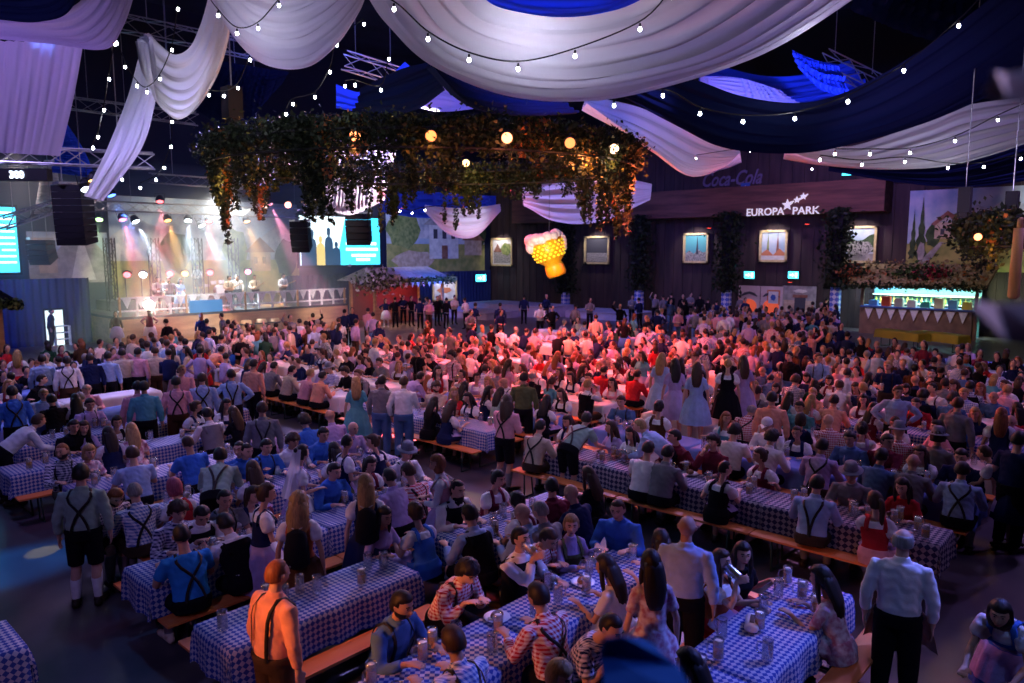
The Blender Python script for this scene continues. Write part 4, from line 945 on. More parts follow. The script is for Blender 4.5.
SL = [(99, 220, 'green', 38), (123, 220, 'red', 38), (136, 222, 'white', 38), (160, 202, 'red', 38), (168, 221, 'amber', 39), (202, 226, 'white', 39), (209, 222, 'red', 39), (247, 222, 'amber', 40), (127, 275, 'red', 39.5), (143, 275, 'white', 39.5), (170, 274, 'red', 39.5), (185, 274, 'amber', 39.5), (210, 273, 'red', 39.5), (248, 272, 'pink', 40), (270, 205, 'pink', 38), (95, 183, 'amber', 21.5), (88, 190, 'white', 21.5), (112, 196, 'blue', 34), (188, 221, 'white', 39)]
for i, (px, py, c, dd) in enumerate(SL):
    p = WY(px, py, dd) if dd > 30 else WD(px, py, dd); hi = py < 250
    stage_lamp(p, LC[c], 30 if c == 'white' else 5, '%s-glowing stage lamp, %s from left %s' % (c, ORD[sum(1 for j_, q in enumerate(SL) if (q[1] < 250) == hi and (q[0], j_) < (px, i))], 'on the rig above the band' if hi else 'at the back of the band stage'), (p[0]+(i % 3-1)*1.5, p[1]-3.5, 0) if hi else None, (11000 if c != 'green' else 2500) if (hi and dd > 30) else 0, 22, .2)
for i, (px, py, c, dd) in enumerate(SL):
    if 250 < py: p = WY(px, py, dd); t = thing('lamp_stand', 'thin black stand under the %s lamp at the back of the stage, %s from left' % (c, ORD[sum(1 for q in SL if q[1] > 250 and q[0] < px)]), 'stand', (p[0], p[1]+.25, SZ)); MB().tube([(0, 0, 0), (0, 0, p[2]-SZ-.1)], .025, 6).obj('stand_pole', blk, t); MB().lathe([(0, 0), (.22, 0), (.22, .02), (0, .03)], n=12).obj('stand_base', blk, t)
gl = WY(149, 305, SY0-.2); stage_lamp(gl, (.95, 1, .75), 400, 'blinding yellow-white lamp at the left front of the stage', (8, 20, 1.5), 500, 70, .24)
# band
mdk = mat('drum_shell', (.5, .5, .55), .3)
def drumkit(loc):
    t = thing('drum_kit', 'drum kit with cymbals in the middle of the stage', 'drum kit', loc)
    for (x, y, z, r, h, ax) in ((0, 0, .32, .30, .4, 'y'), (-.35, 0, .75, .15, .2, 'z'), (.1, 0, .78, .15, .2, 'z'), (.65, .2, .5, .2, .35, 'z'), (-.65, .2, .6, .17, .14, 'z')):
        mb = MB(); pr = [(0, -h/2), (r, -h/2), (r, h/2), (0, h/2)]; mb.lathe(pr, n=18)
        mb.v = [(x+vx, y+vz, z+vy) if ax == 'y' else (x+vx, y+vy, z+vz) for vx, vy, vz in mb.v]; mb.obj('drum', mdk, t, smooth=False)
    for (x, y, z) in ((-.95, .1, 1.15), (.9, .1, 1.2), (.35, -.2, 1.3)):
        mb = MB(); mb.lathe([(0, .03), (.24, 0), (0, .02)], (x, y, z), 18); mb.tube([(x, y, z), (x, y, .0)], .012, 5); mb.obj('cymbal', mat('brass', (.7, .5, .2), .25, 1), t)
def instrument(kind, r, label):
    o = thing(kind, label, 'instrument', r.location, r.rotation_euler[2])
    if kind == 'guitar':
        mb = MB(); mb.prism([(x, z) for x, z in [(.18*math.cos(a)*(1+.2*math.cos(2*a)), .24*math.sin(a)) for a in np.linspace(0, 2*PI, 17)[:-1]]], -.03, .03); mb.v = [(x*.8+z*.5, y+.22, 1.05+z*.3+x*-.2) for x, y, z in mb.v]; mb.obj('guitar_body', stage_w, o); MB().tube([(-.05, .22, 1.1), (-.65, .3, 1.35)], .025, 6).obj('neck', mat('maple', (.5, .35, .2), .5), o)
    else:
        mb = MB(); mb.tube([(0, .16, 1.50), (0, .45, 1.50), (0, .60, 1.50), (0, .68, 1.50)], [.012, .015, .03, .085], 12); mb.tube([(0, .2, 1.46), (0, .42, 1.44), (0, .42, 1.40), (0, .2, 1.40)], .02, 8); mb.obj('horn_tube', mat('brass', (.7, .5, .2), .25, 1), o)
drumkit((19.5, 39.9, SZ+.5))
# stalls
def stall(nm, label, loc, L, Dp, h, roofm, inner, lamp, seed):
    t = thing(nm, label, 'stall', loc)
    for sx in (-1, 1):
        for sy in (-1, 1): MB().box((sx*(L/2-.1), sy*(Dp/2-.1), h/2), (.08, .08, h/2)).obj('post', stage_w, t)
    mb = MB(); o = .5
    mb.add([(-L/2-o, -Dp/2-o, h), (L/2+o, -Dp/2-o, h), (L/2-.3, 0, h+.8), (-L/2+.3, 0, h+.8), (-L/2-o, Dp/2+o, h), (L/2+o, Dp/2+o, h)], [(0, 1, 2, 3), (5, 4, 3, 2), (0, 3, 4), (1, 5, 2), (0, 4, 5, 1)]); mb.obj('roof', roofm, t)
    MB().box((0, -Dp/2+.1, .5), (L/2-.2, .06, .5)).obj('front_panel', stage_w, t); MB().box((0, Dp/2-.1, h/2), (L/2-.2, .05, h/2)).obj('rear_panel', inner, t)
    n = 1500; P = np.stack([RNG.uniform(-L/2-o, L/2+o, n), np.full(n, -Dp/2-o)+RNG.normal(0, .08, n), h-.03+RNG.normal(0, .10, n)], 1); leaves(P, .10, [ivy_g, MATS['paint_bush']], 'pine_garland', t, RNG.integers(0, 2, n))
    mb = MB()
    for i in range(int(L*2.2)):
        x = -L/2-.3+i/2.2; mb.add([(x-.14, -Dp/2-o-.1, h-.1), (x+.14, -Dp/2-o-.1, h-.1), (x, -Dp/2-o-.1, h-.42)], [(0, 1, 2)])
    mb.obj('pennant_string', pen, t)
    area((loc[0], loc[1], loc[2]+h-.1), (loc[0], loc[1], 0), lamp[0], lamp[1], L*.7, Dp*.5, 'stall_lamp'); return t
stall('wooden_stall', 'open wooden stall with pale roof and pine garland right of the stage', (29.5, 36.6, 0), 5.6, 2.6, 2.5, noisy('stall_roof_pale', (.40, .32, .28), (.55, .45, .40), 3, .8), cloth('maroon_cloth', CLOTH['m'][1]), (120, (1, .45, .25)), 1)
stall('wooden_stall', 'small stall with orange curtains and garland at the far left edge', (5.2, 33.3, 0), 4.4, 2.2, 2.4, black_paint, noisy('stall_curtain_orange', (.5, .20, .08), (.75, .55, .4), 2.5, .8, stretch=(3, 1, .1)), (170, (1, .75, .55)), 2)
P = RNG.normal(size=(700, 3))*np.array([.7, .25, .3])+WY(378, 282, 34.6); o = leaves(P, .14, [ivy_g, MATS['paint_bush'], MATS['white_cloth']], 'garland_wreath', None, RNG.integers(0, 3, 700)); tag(o, 'big leafy wreath with pale ribbons on the wooden stall roof', 'wreath')
# lit doorway at the left
q = wr('y', 38.1, 45, 64, 310, 350); dw = link('door_2', None); dw['kind'] = 'structure'
panel(dw, 'lit_opening', 'y', 38.1, (q[0], q[1], 0, q[3]), SQ, emitm('corridor_light', (.75, .92, 1), 1.6), .02)
for r_ in (rc(-.05, 0, .02, 1.03), rc(.98, 0, 1.05, 1.03), rc(-.05, 1, 1.05, 1.06)): panel(dw, 'door_jamb', 'y', 38.1, (q[0], q[1], 0, q[3]), r_, black_paint, .03, .08)
sh = thing('white_shelf', 'white shelf standing in the lit doorway', 'shelf', ((q[0]*.25+q[1]*.75), 37.7, 0)); [MB().box((0, 0, z), (.3, .15, .015)).obj('shelf_board', pen, sh) for z in (.3, .6, .9)]; [MB().box((sx*.3, 0, .45), (.015, .15, .45)).obj('side_board', pen, sh) for sx in (-1, 1)]

# ------------------------------------------------------------------ ceiling drapes
FW = fabric('drape_white', (.78, .76, .80), .35); FN = fabric('drape_navy', (.010, .016, .060), .35); FB = fabric('drape_blue', (.05, .12, .80), .5); FL = fabric('drape_lilac', (.60, .50, .72), .4)
def swag(top, bot, m, label, folds=9, amp=.10, nu=70, nv=46, belly=.35, seed=0):
    """two edges as (px, py, depth); the cloth hangs between them with folds running along it"""
    A = crom([WD(*p) for p in top], nu); B = crom([WD(*p) for p in bot], nu); V = []; rr = random.Random(seed); ph = [rr.uniform(0, 6) for _ in range(4)]
    for i in range(nu):
        a, b = A[i], B[i]; d = b-a; L = np.linalg.norm(d)+1e-6; t = A[min(i+1, nu-1)]-A[max(0, i-1)]+B[min(i+1, nu-1)]-B[max(0, i-1)]; nrm = np.cross(t, d); nrm /= np.linalg.norm(nrm)+1e-9
        if nrm[2] > 0: nrm = -nrm
        u = i/(nu-1)
        for j in range(nv):
            v = j/(nv-1); am = amp*min(1, L*.9)*(.35+.65*math.sin(PI*min(1, max(0, v*1.0+.0))) if j not in (0, nv-1) else .3)
            w = math.sin(2*PI*folds*v+ph[0]+1.2*math.sin(u*3+ph[1]))+.5*math.sin(2*PI*folds*1.9*v+ph[2]+2*u)+.3*math.sin(2*PI*folds*3.3*v+ph[3])
            V.append(a+d*v+nrm*(am*w*.6+belly*L*.35*math.sin(PI*v)))
    f = [(i*nv+j, (i+1)*nv+j, (i+1)*nv+j+1, i*nv+j+1) for i in range(nu-1) for j in range(nv-1)]
    mb = MB(); mb.add(V, f); o = mb.obj('ceiling_drape', m, smooth=True); return tag(o, label, 'drape')
def E_(pts, d): return [(p[0], p[1], p[2] if len(p) > 2 else d) for p in pts]
swag(E_([(440, -60), (470, -20), (490, 4), (520, 14), (560, 19), (600, 15), (640, 1), (700, -40)], 10.5), E_([(340, -60), (371, 0), (391, 27), (430, 63), (500, 93), (574, 101), (650, 90), (765, 52), (852, 0), (930, -60)], 13), FW, 'huge white draped swag across the top centre with bulbs', 8, .16, belly=.25)
swag(E_([(600, 40), (640, 62), (682, 76), (705, 84), (742, 97), (792, 104), (832, 98), (875, 79), (930, 45), (989, 0), (1060, -60)], 16), E_([(590, 75), (640, 104), (682, 127), (720, 146), (765, 153), (812, 152), (855, 143), (915, 127), (965, 107), (1024, 78), (1100, 30)], 18), FN, 'big navy swag curving across the upper right', 6, .16, belly=.2)
swag(E_([(785, 150), (830, 148), (862, 144), (928, 121), (965, 106), (1030, 96), (1090, 85)], 22), E_([(785, 151), (825, 163), (882, 169), (935, 168), (982, 158), (1035, 140), (1090, 115)], 21), FW, 'white swag below the navy swag at right', 6, .12)
swag(E_([(830, 162), (900, 168), (960, 163), (1060, 130)], 27), E_([(830, 168), (898, 181), (970, 187), (1060, 176)], 26), FN, 'narrow navy swag under the white swag at the right edge', 4, .1)
swag(E_([(586, 96), (640, 108), (682, 128), (712, 144), (740, 151)], 26), E_([(586, 104), (620, 128), (655, 152), (690, 176), (722, 168), (740, 153)], 24), FW, 'white swag behind the garland, left of the script sign', 5, .14)
swag(E_([(336, 84), (360, 92), (385, 80), (405, 62)], 26), E_([(336, 108), (370, 112), (410, 108), (440, 84)], 25), FB, 'blue fold of cloth between dark drapes above the garland', 3, .12)
swag(E_([(360, 88), (400, 70), (430, 62)], 22), E_([(350, 112), (410, 112), (445, 90)], 21), FN, 'dark swag above the left end of the garland', 4, .12)
swag(E_([(430, 58), (460, 78), (500, 88), (560, 92)], 21), E_([(432, 66), (470, 105), (520, 116), (580, 112)], 20), FN, 'dark swag directly below the huge white swag', 4, .12)
swag(E_([(418, 84), (430, 80), (445, 88)], 31), E_([(418, 108), (445, 112), (482, 108)], 30), FL, 'lilac triangle of cloth seen between dark drapes', 2, .1)
swag(E_([(222, -40), (262, -15), (300, -14), (352, -40)], 13), E_([(200, -60), (222, 10), (238, 40), (260, 62), (283, 70), (310, 67), (333, 50), (350, 28), (366, -5), (372, -60)], 14), FW, 'white swag hanging at top left of centre', 7, .14)
swag(E_([(147, 33), (160, 45), (175, 55), (190, 48), (200, 28), (208, 0), (212, -30)], 20), E_([(147, 44), (155, 96), (168, 115), (181, 120), (196, 108), (215, 76), (228, 30), (234, -30)], 19), FW, 'white swag hanging from the peak left of the rig', 6, .14)
swag(E_([(146, 33), (138, 62), (127, 100), (107, 150), (84, 196)], 20), E_([(149, 42), (156, 75), (154, 105), (141, 150), (104, 200)], 19.6), FW, 'white tail of cloth falling from the peak to the left rig', 5, .12)
swag(E_([(-60, 10), (0, 16), (60, 12), (90, -10), (100, -50)], 9), E_([(-60, 30), (0, 38), (60, 44), (105, 50), (122, 30), (134, -5), (140, -50)], 9.5), FL, 'lilac swag across the top left corner', 6, .10)
swag(E_([(-60, -20), (0, -10), (50, -14), (70, -50)], 8.6), E_([(-60, 12), (0, 20), (40, 22), (72, 8), (90, -50)], 8.8), FN, 'dark navy swag in the extreme top left corner', 5, .1)
swag(E_([(-60, 40), (-60, 90), (-60, 150)], 12), E_([(83, 44), (74, 95), (60, 156)], 12.5), FL, 'long lilac curtain with fine vertical pleats at the left', 16, .07, belly=.1)
swag(E_([(60, 124), (58, 150), (50, 172)], 26), E_([(66, 122), (84, 150), (96, 178)], 26), FB, 'blue-lit piece of cloth behind the left rig', 4, .1)
swag(E_([(44, 160), (38, 190), (34, 214)], 30), E_([(56, 160), (60, 190), (62, 214)], 30), FW, 'pale strip of cloth left of the hanging line array', 4, .1)
swag(E_([(480, -40), (530, -30), (600, -30), (650, -40)], 24), E_([(470, 2), (530, 20), (590, 22), (640, 0)], 22), FB, 'bright blue cloth in the opening above the huge white swag', 5, .16)
swag(E_([(700, 60), (760, 76), (810, 74), (850, 60)], 31), E_([(700, 96), (770, 106), (830, 100), (880, 92)], 30), FB, 'blue cloth seen through the opening of the big navy swag', 5, .2)
swag(E_([(700, 76), (740, 78), (780, 90)], 29), E_([(700, 86), (745, 100), (800, 103)], 29), FL, 'lilac cloth at the left side of the navy opening', 5, .15)
swag(E_([(792, 50), (815, 60), (838, 64)], 27), E_([(800, 70), (822, 90), (850, 98)], 27), FB, 'bright blue peaked cloth beside the truss in the navy opening', 3, .15)
swag(E_([(425, 205), (450, 208), (480, 207), (500, 204)], 40), E_([(425, 212), (448, 234), (475, 237), (500, 212)], 39.5), FW, 'small white swag above the farmhouse mural', 5, .14)
swag(E_([(380, 190), (430, 192), (496, 196)], 41), E_([(380, 212), (430, 218), (496, 208)], 41), FB, 'blue band of cloth above the farmhouse mural', 4, .14)
swag(E_([(522, 188), (560, 178), (610, 176), (652, 184)], 36), E_([(524, 206), (556, 222), (600, 222), (650, 200)], 35), FW, 'white swag seen below the garland, left of the lettering beam', 5, .14)
swag(E_([(218, 60), (250, 66), (290, 72)], 30), E_([(196, 110), (236, 128), (282, 84)], 30), FN, 'dark hanging curtain behind the left end of the garland', 10, .12)
swag(E_([(330, 130), (360, 128), (400, 140)], 33), E_([(320, 205), (350, 215), (385, 200)], 33), FL, 'lilac cloth seen through the garland', 4, .14)
swag(E_([(880, -60), (950, -60), (1060, -60)], 20), E_([(850, 10), (930, 40), (1060, 60)], 20), FN, 'dark hanging cloth at the top right corner', 6, .14)
# blue lamps washing the ceiling cloths, lilac from below
spot(WD(560, 60, 17), WD(560, 2, 23), 2600, BLUE, 90); spot(WD(790, 130, 24), WD(790, 85, 31), 3800, BLUE, 80); spot(WD(370, 130, 22), WD(380, 80, 27), 2200, BLUE, 80)
spot((3, 3, 4.6), WD(590, 60, 12), 420, (.70, .58, 1), 100); spot((0, 8, 4.5), WD(30, 60, 11), 330, (.55, .40, 1), 90); spot((8, 14, 5.5), WD(250, 40, 15), 750, (.70, .56, 1), 75)
spot((13, 3, 5.5), WD(950, 130, 21), 700, (.55, .45, 1), 60); spot((17, 9, 7), WD(700, 150, 25), 700, (.55, .45, 1), 50); spot((12, 20, 9), WD(170, 90, 20), 350, (.65, .6, 1), 60)
spot((30, 30, 5), WD(470, 220, 40), 500, (.7, .75, 1), 50)
area((20, 24, 16.5), (18, 22, 0), 1300, (.12, .16, 1), 14, 14, 'ceiling_wash')
# murals washed; first an added spot that brightens stage haze and band
spot((19, 38.5, 7.6), (19, 36.2, 1.5), 5000, (.9, .95, 1), 110, .8)
spot((24, 34, 8), (35, YW, 4.5), 3200, (.9, .85, .75), 60); spot((8, 33, 8), (10, YW, 4), 1800, (1, .8, .75), 70); spot((36, 1, 8), (43.3, 1.0, 6.5), 5200, (.9, .92, .95), 80)
spot((17, 33.5, 7), (19, YW, 2.6), 3400, (1, .92, .72), 78)
spot((33, 12, 11), (43, 16, 3), 2200, (.5, .28, .75), 85); spot((30, 22, 9), (43, 30, 3), 1800, (.2, .2, 1), 75)
spot((20, 22, 10), (19.5, 37.5, 2), 15000, (1, .92, .8), 38)

# ------------------------------------------------------------------ ivy garlands
def strand_pts(base, L, n, spread):
    t = RNG.uniform(0, 1, n)**.9; return np.stack([base[0]+RNG.normal(0, spread, n)*(1-.6*t), base[1]+RNG.normal(0, spread, n)*(1-.6*t), base[2]-t*L], 1)
def garland_ring(label, cx, cy, ax, ay, z, zfun, ns, seglen, lamps, a0=0, a1=2*PI, lab2=None):
    t = thing('hanging_garland', label, 'garland'); R2 = np.random.default_rng(3)
    mb = MB(); K = 48; ring = [np.array([cx, cy, z])+RT*ax*math.cos(a)+FH*ay*math.sin(a) for a in np.linspace(a0, a1, K)]
    for i in range(K):
        ring[i] = ring[i]+np.array([0, 0, zfun(i/(K-1))])
    for dz in (0, -.45):
        for k in (.96, 1.03): mb.tube([np.array([cx, cy, z+dz])+(p-np.array([cx, cy, z]))*np.array([k, k, 1]) for p in ring], .03, 5)
    for i in range(K-1): mb.tube([ring[i], ring[i+1]-np.array([0, 0, .45])], .02, 4)
    mb.obj('ring_truss', blk, t)
    P = []; mi = []
    for i in range(ns):
        k = RNG.uniform(0, K-1.001); j = int(k); b = ring[j]*(1-(k-j))+ring[j+1]*(k-j); clump = (.5+.5*math.sin(j*1.3)*math.sin(j*.7+1))**1.6; L = seglen*(.2+.8*RNG.random()**1.3)*(.30+1.0*clump)
        q = strand_pts(b+np.array([0, 0, .35]), L+.35, int(95*L)+20, .10 if L > 1.4 else .16); P.append(q); y = RNG.random() < .10; r_ = RNG.random() < .06
        mi += [1 if y and RNG.random() < .7 else 2 if r_ else 0 for _ in range(len(q))]
    Pm = []
    for i in range(int(ax*2000)):
        k = RNG.uniform(0, K-1.001); j = int(k); b = ring[j]*(1-(k-j))+ring[j+1]*(k-j); Pm.append(b+RNG.normal(size=3)*np.array([.24, .24, .22])+np.array([0, 0, -.05])); mi.append(0)
    P = np.vstack(P+[np.array(Pm)]); leaves(P, .068, [ivy_g, ivy_y, ivy_r], 'ivy', t, mi)
    return t, ring
gc = WD(427, 251, 23); gz = 7.2
t, ring = garland_ring('large hanging ring garland of dark ivy with amber lamps', gc[0], gc[1], 6.2, 5.0, gz, lambda u: 0, 520, 2.2, [])
def par(p, col, es, label, power, sc=1):
    l = thing('garland_lamp', label, 'lamp', tuple(p)); l.scale = (sc, sc, sc); v = Vector((0, 0, CAMH))-Vector(p); v.z -= 2.5; l.rotation_euler = v.to_track_quat('-Z', 'Y').to_euler()
    MB().lathe([(0, .26), (.08, .26), (.15, .12), (.15, 0), (.13, 0), (.13, .04)], n=14).obj('lamp_body', blk, l); MB().lathe([(0, .02), (.128, .02)], n=14).obj('lens', emitm('lens_%s' % label.split()[0], col, es), l)
    if power: point(np.array(p)-np.array([0, 0, .3]), power, col, .12, 'garland_glow')
GL = [((286, 143, 19.5), (1, .30, .05), 2.2, 'amber lamp in the left part of the garland', 40), ((355, 136, 18), (1, .28, .10), 6, 'orange lamp near the front top of the garland, second from left', 45), ((431, 136, 17.6), (1, .26, .07), 3, 'small orange lamp at the top middle of the garland', 25), ((507, 138, 17.8), (1, .25, .10), 7, 'bright red-orange lamp right of the garland middle', 45), ((570, 143, 18.5), (1, .28, .08), 2.4, 'dull orange lamp at the right part of the garland', 25), ((614, 149, 20), (1, .6, .35), 5, 'whitish lamp near the right end of the garland', 30), ((466, 163, 27), (1, .6, .25), 5, 'golden lamp low behind the garland middle', 40), ((288, 205, 30), (1, .4, .3), 5, 'reddish lamp below the left garland strands', 0), ((265, 205, 30), (1, .6, .5), 4, 'pale pink lamp under the garland, farther left', 0)]
for q, col, es, lb, pw in GL: par(WD(*q), col, es, lb, pw)
for q, c, pw in (((222, 150, 21.5), (1, .50, .12), 260), ((228, 190, 21), (1, .55, .12), 110), ((390, 160, 20), (1, .7, .2), 90), ((462, 200, 25), (1, .7, .2), 110), ((582, 190, 21), (1, .22, .05), 620), ((577, 160, 19.5), (1, .28, .08), 300), ((640, 188, 22), (1, .14, .04), 560), ((330, 195, 24), (1, .6, .2), 70), ((645, 160, 22.5), (1, .2, .06), 80)):
    p = WD(*q); point(p, pw, c, .25, 'garland_uplight')
gr = WD(1036, 251, 17); t2, ring2 = garland_ring('smaller hanging ivy garland with orange lamp at the right edge', gr[0], gr[1], 1.45, 1.3, 4.85, lambda u: 0, 80, 1.4, [])
par(WD(978, 237, 16.2), (1, .40, .06), 3, 'orange lamp in the smaller garland at right', 14, .6); point(WD(976, 240, 15.6), 18, (1, .45, .1), .2)
for p, l in ((WD(965, 200, 16.6), 'left black hoist motor above the smaller garland'), (WD(1012, 204, 16.6), 'right black hoist motor above the smaller garland')):
    o = thing('hoist_motor', l, 'hoist', tuple(p)); MB().box((0, 0, 0), (.12, .12, .28)).box((0, 0, -.32), (.07, .07, .06)).obj('housing', blk, o); MB().tube([(0, 0, .2), (0, 0, 8)], .012, 5).obj('chain', steel, o)
p = WD(232, 103, 20); o = thing('hoist_motor', 'black hoist motor above the left end of the large garland', 'hoist', tuple(p)); MB().box((0, 0, 0), (.2, .2, .4)).box((0, 0, -.45), (.1, .1, .08)).obj('housing', blk, o); MB().tube([(0, 0, .3), (0, 0, 9)], .02, 5).obj('chain', steel, o)
# amber pole at the right
a = WD(1013, 299, 12.5); b = WD(1014, 228, 12.5); o = thing('wooden_pole', 'amber-lit wooden pole with rope hook hanging at the right edge', 'pole', tuple(a)); h = b[2]-a[2]
MB().tube([(0, 0, 0), (0, 0, .04), (.01, 0, h*.5), (0, 0, h)], [.05, .09, .085, .075], 12).obj('pole_shaft', noisy('pole_wood', (.55, .30, .12), (.7, .42, .2), 4, .6, stretch=(1, 1, .2)), o, smooth=True); MB().tube([(0, 0, h), (.05, 0, h+.14), (.16, 0, h+.16), (.22, 0, h+.02)], .035, 8).obj('hook', MATS['pole_wood'], o, smooth=True)
spot((9, 3, 6), tuple(a+np.array([0, 0, .6])), 120, (1, .6, .35), 20)

# ------------------------------------------------------------------ inflatable beer mug
bc = WD(549, 252, 29); k = 29/F; bz = thing('mug_balloon', 'tilted inflatable beer mug with yellow dimpled body and white foam', 'balloon', tuple(bc)); bz.rotation_euler = (0, 0, YAW)
yl = noisy('balloon_yellow', (.72, .44, .005), (.80, .52, .01), 3, .35, spec=.5); fo = mat('balloon_foam', (.85, .82, .80), .5)
T = Matrix.Rotation(R(-20), 4, 'Y')
mb = MB(); mb.lathe([(0, -1.02), (.34, -1.0), (.40, -.88), (.38, -.62), (.34, -.46), (.52, -.30), (.62, -.08), (.66, .25), (.62, .48), (0, .5)], n=28)
mb.v = [tuple((T @ Vector(p))) for p in mb.v]; mb.obj('mug_body', yl, bz, smooth=True)
mb = MB()
for i in range(18):
    for j in range(5):
        a = 2*PI*(i+.5*(j % 2))/18; zz = -.22+.13*j; c = T @ Vector((np.interp(zz, [-.3, -.08, .25, .48], [.52, .62, .66, .62])*math.cos(a), np.interp(zz, [-.3, -.08, .25, .48], [.52, .62, .66, .62])*math.sin(a), zz)); e = MB(); e.ellip((0, 0, 0), (.055, .055, .05), 0, 8, 6); mb.add([tuple(Vector(p)+c) for p in e.v], e.f)
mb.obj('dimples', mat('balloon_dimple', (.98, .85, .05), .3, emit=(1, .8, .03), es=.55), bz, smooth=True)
mb = MB()
for i in range(14): a = 2*PI*i/14; big = .5+.5*max(0, -math.cos(a)); c = T @ Vector((.52*math.cos(a), .52*math.sin(a), .54+.05*(i % 2)+.1*(big-.5))); mb.ellip(tuple(c), (.15+.12*big, .15+.12*big, .12+.14*big), 0, 12, 8)
c = T @ Vector((0, 0, .62)); mb.ellip(tuple(c), (.45, .45, .14), 0, 14, 8); c = T @ Vector((-.62, -.18, .40)); mb.ellip(tuple(c), (.2, .2, .24), 0, 12, 8); mb.obj('foam', fo, bz, smooth=True)
mb = MB(); [mb.ellip(tuple(T @ Vector((.66+.05*math.sin(q_), -.02, .48-q_*.13))), (.11, .12, .12), 0, 10, 7) for q_ in range(5)]; mb.obj('foam_edge', fo, bz, smooth=True)
mb = MB(); mb.tube([tuple(T @ Vector(p)) for p in ((0, .60, .34), (0, .88, .30), (0, .96, .05), (0, .86, -.15), (0, .58, -.17))], .10, 12); mb.obj('handle', yl, bz, smooth=True)
MB().tube([(0, 0, .7), (0, 0, 9)], .01, 4).obj('cord', steel, bz)
point(bc+np.array([-.4, 0, -.3])+(-FH)*2.4, 170, (.85, .95, .8), .3)  # added point lamp, no fixture, lightens the balloon from the viewing side

# ------------------------------------------------------------------ string lights
bulb_m = emitm('bulb_glow', (.92, .92, 1), 40); wire_m = mat('wire_black', (.01, .01, .01), .7)
SL_N = [0]
_b = MB(); _b.ellip((0, 0, -.04), (.025, .025, .030), 0, 10, 8); bulb_me = _b.mesh('bulb', [bulb_m]); _s = MB(); _s.tube([(0, 0, -.01), (0, 0, .035)], .015, 8); sock_me = _s.mesh('socket', [wire_m])
def lights_string(pts, dep, label, ext=True, lit=4, size=1.):
    P = [WD(p[0], p[1], p[2] if len(p) > 2 else dep) for p in pts]; t = thing('string_light', label, 'string light'); C = crom([q+np.array([0, 0, .06*size]) for q in P], len(P)*6)
    mb = MB(); mb.tube(C, .011*size, 4, cap=False); mb.obj('wire', wire_m, t)
    for i, p in enumerate(P):
        o = link('bulb', bulb_me, t, tuple(p)); o.scale = (size*1.0,)*3; s_ = link('socket', sock_me, o)
    if lit: point(P[len(P)//2]-np.array([0, 0, .25]), lit*len(P), (.8, .8, 1), .1, 'string_glow')
lights_string([(350, -14), (394, 6), (428, 36), (469, 57), (518, 66), (575, 53), (640, 26), (672, -6)], 10.2, 'string of white bulbs in front of the huge white swag', lit=9)
lights_string([(614, 103), (663, 93), (700, 111), (743, 119), (795, 116), (848, 99), (904, 68), (959, 23), (990, -10)], 15, 'string of white bulbs along the big navy swag', size=1.3)
lights_string([(835, 152), (870, 152), (910, 151), (955, 139), (998, 118), (1030, 104)], 19.5, 'string of white bulbs on the right white swag', size=1.3)
lights_string([(820, 158), (862, 163), (905, 160), (948, 166), (984, 165), (1021, 157), (1040, 160)], 20.5, 'string of white bulbs below the right white swag', size=1.3)
lights_string([(205, -5), (218, 13), (237, 31), (258, 26), (279, 3)], 12.6, 'string of white bulbs on the white swag at top left of centre')
lights_string([(115, 42), (109, 77), (104, 108), (98, 135), (93, 146)], 17, 'string of white bulbs hanging beside the lilac curtain', size=1.2)
lights_string([(117, 41), (125, 65), (137, 84), (147, 90), (160, 77), (172, 48), (178, 7)], 18, 'string of white bulbs across the peaked white drape', size=1.2)
lights_string([(172, 120), (171, 145), (164, 166), (156, 178), (140, 186)], 24, 'string of white bulbs falling right of the white tail', size=1.5)
lights_string([(209, 93), (224, 94), (238, 86), (250, 58)], 18, 'short string of bulbs above the hoist motor', size=1.2)
lights_string([(286, 112), (293, 102), (315, 95), (330, 70), (337, 43), (364, 22)], 17, 'string of bulbs above the left part of the garland', size=1.2)
lights_string([(345, 84), (355, 83), (381, 88), (389, 57)], 20, 'string of bulbs on the blue fold above the garland', size=1.4)
lights_string([(720, 51), (760, 30), (788, 5), (800, -15)], 13, 'string of bulbs at the right end of the huge white swag')
lights_string([(696, 157), (750, 150), (800, 155), (812, 168)], 24, 'faint string of bulbs behind the navy swag', lit=0)
lights_string([(60, 189), (71, 192), (88, 190), (108, 187), (122, 178)], 24, 'string of bulbs below the left rig', lit=0, size=1.4)
lights_string([(400, 210), (412, 212), (425, 209), (470, 205)], 38, 'far string of bulbs on the blue band of cloth', lit=0, size=1.6)

# ------------------------------------------------------------------ tables, cloths, benches
TL, TW_, TH = 2.2, .70, .76
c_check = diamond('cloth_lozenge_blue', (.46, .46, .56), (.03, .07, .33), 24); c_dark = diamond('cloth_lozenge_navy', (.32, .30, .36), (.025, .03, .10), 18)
c_wht = noisy('cloth_plain_white', (.62, .60, .64), (.74, .72, .76), 2, .8); c_blu = noisy('cloth_plain_blue', (.12, .20, .58), (.18, .28, .70), 2, .7); c_yel_tint = mat('cloth_yellow_light_tint', (.75, .62, .05), .7)  # yellow light on the bar tables is put into the last cloth's colour
tb_wood = noisy('table_wood', (.40, .24, .10), (.52, .32, .14), 3, .5, stretch=(.2, 2, 1)); bench_m = noisy('bench_orange_wood', (.72, .20, .05), (.85, .28, .08), 2, .4, 3, stretch=(.3, 3, 1), spec=.4); leg_m = mat('folding_leg_green', (.02, .045, .03), .5)
def cached(key, fn):
    if key not in CACHE: CACHE[key] = fn()
    return CACHE[key]
def m_top(): return MB().box((0, 0, 0), (TL/2-.01, TW_/2-.01, .0125)).box((0, 0, -.03), (TL/2-.1, .03, .018)).mesh('tabletop', [tb_wood], False)
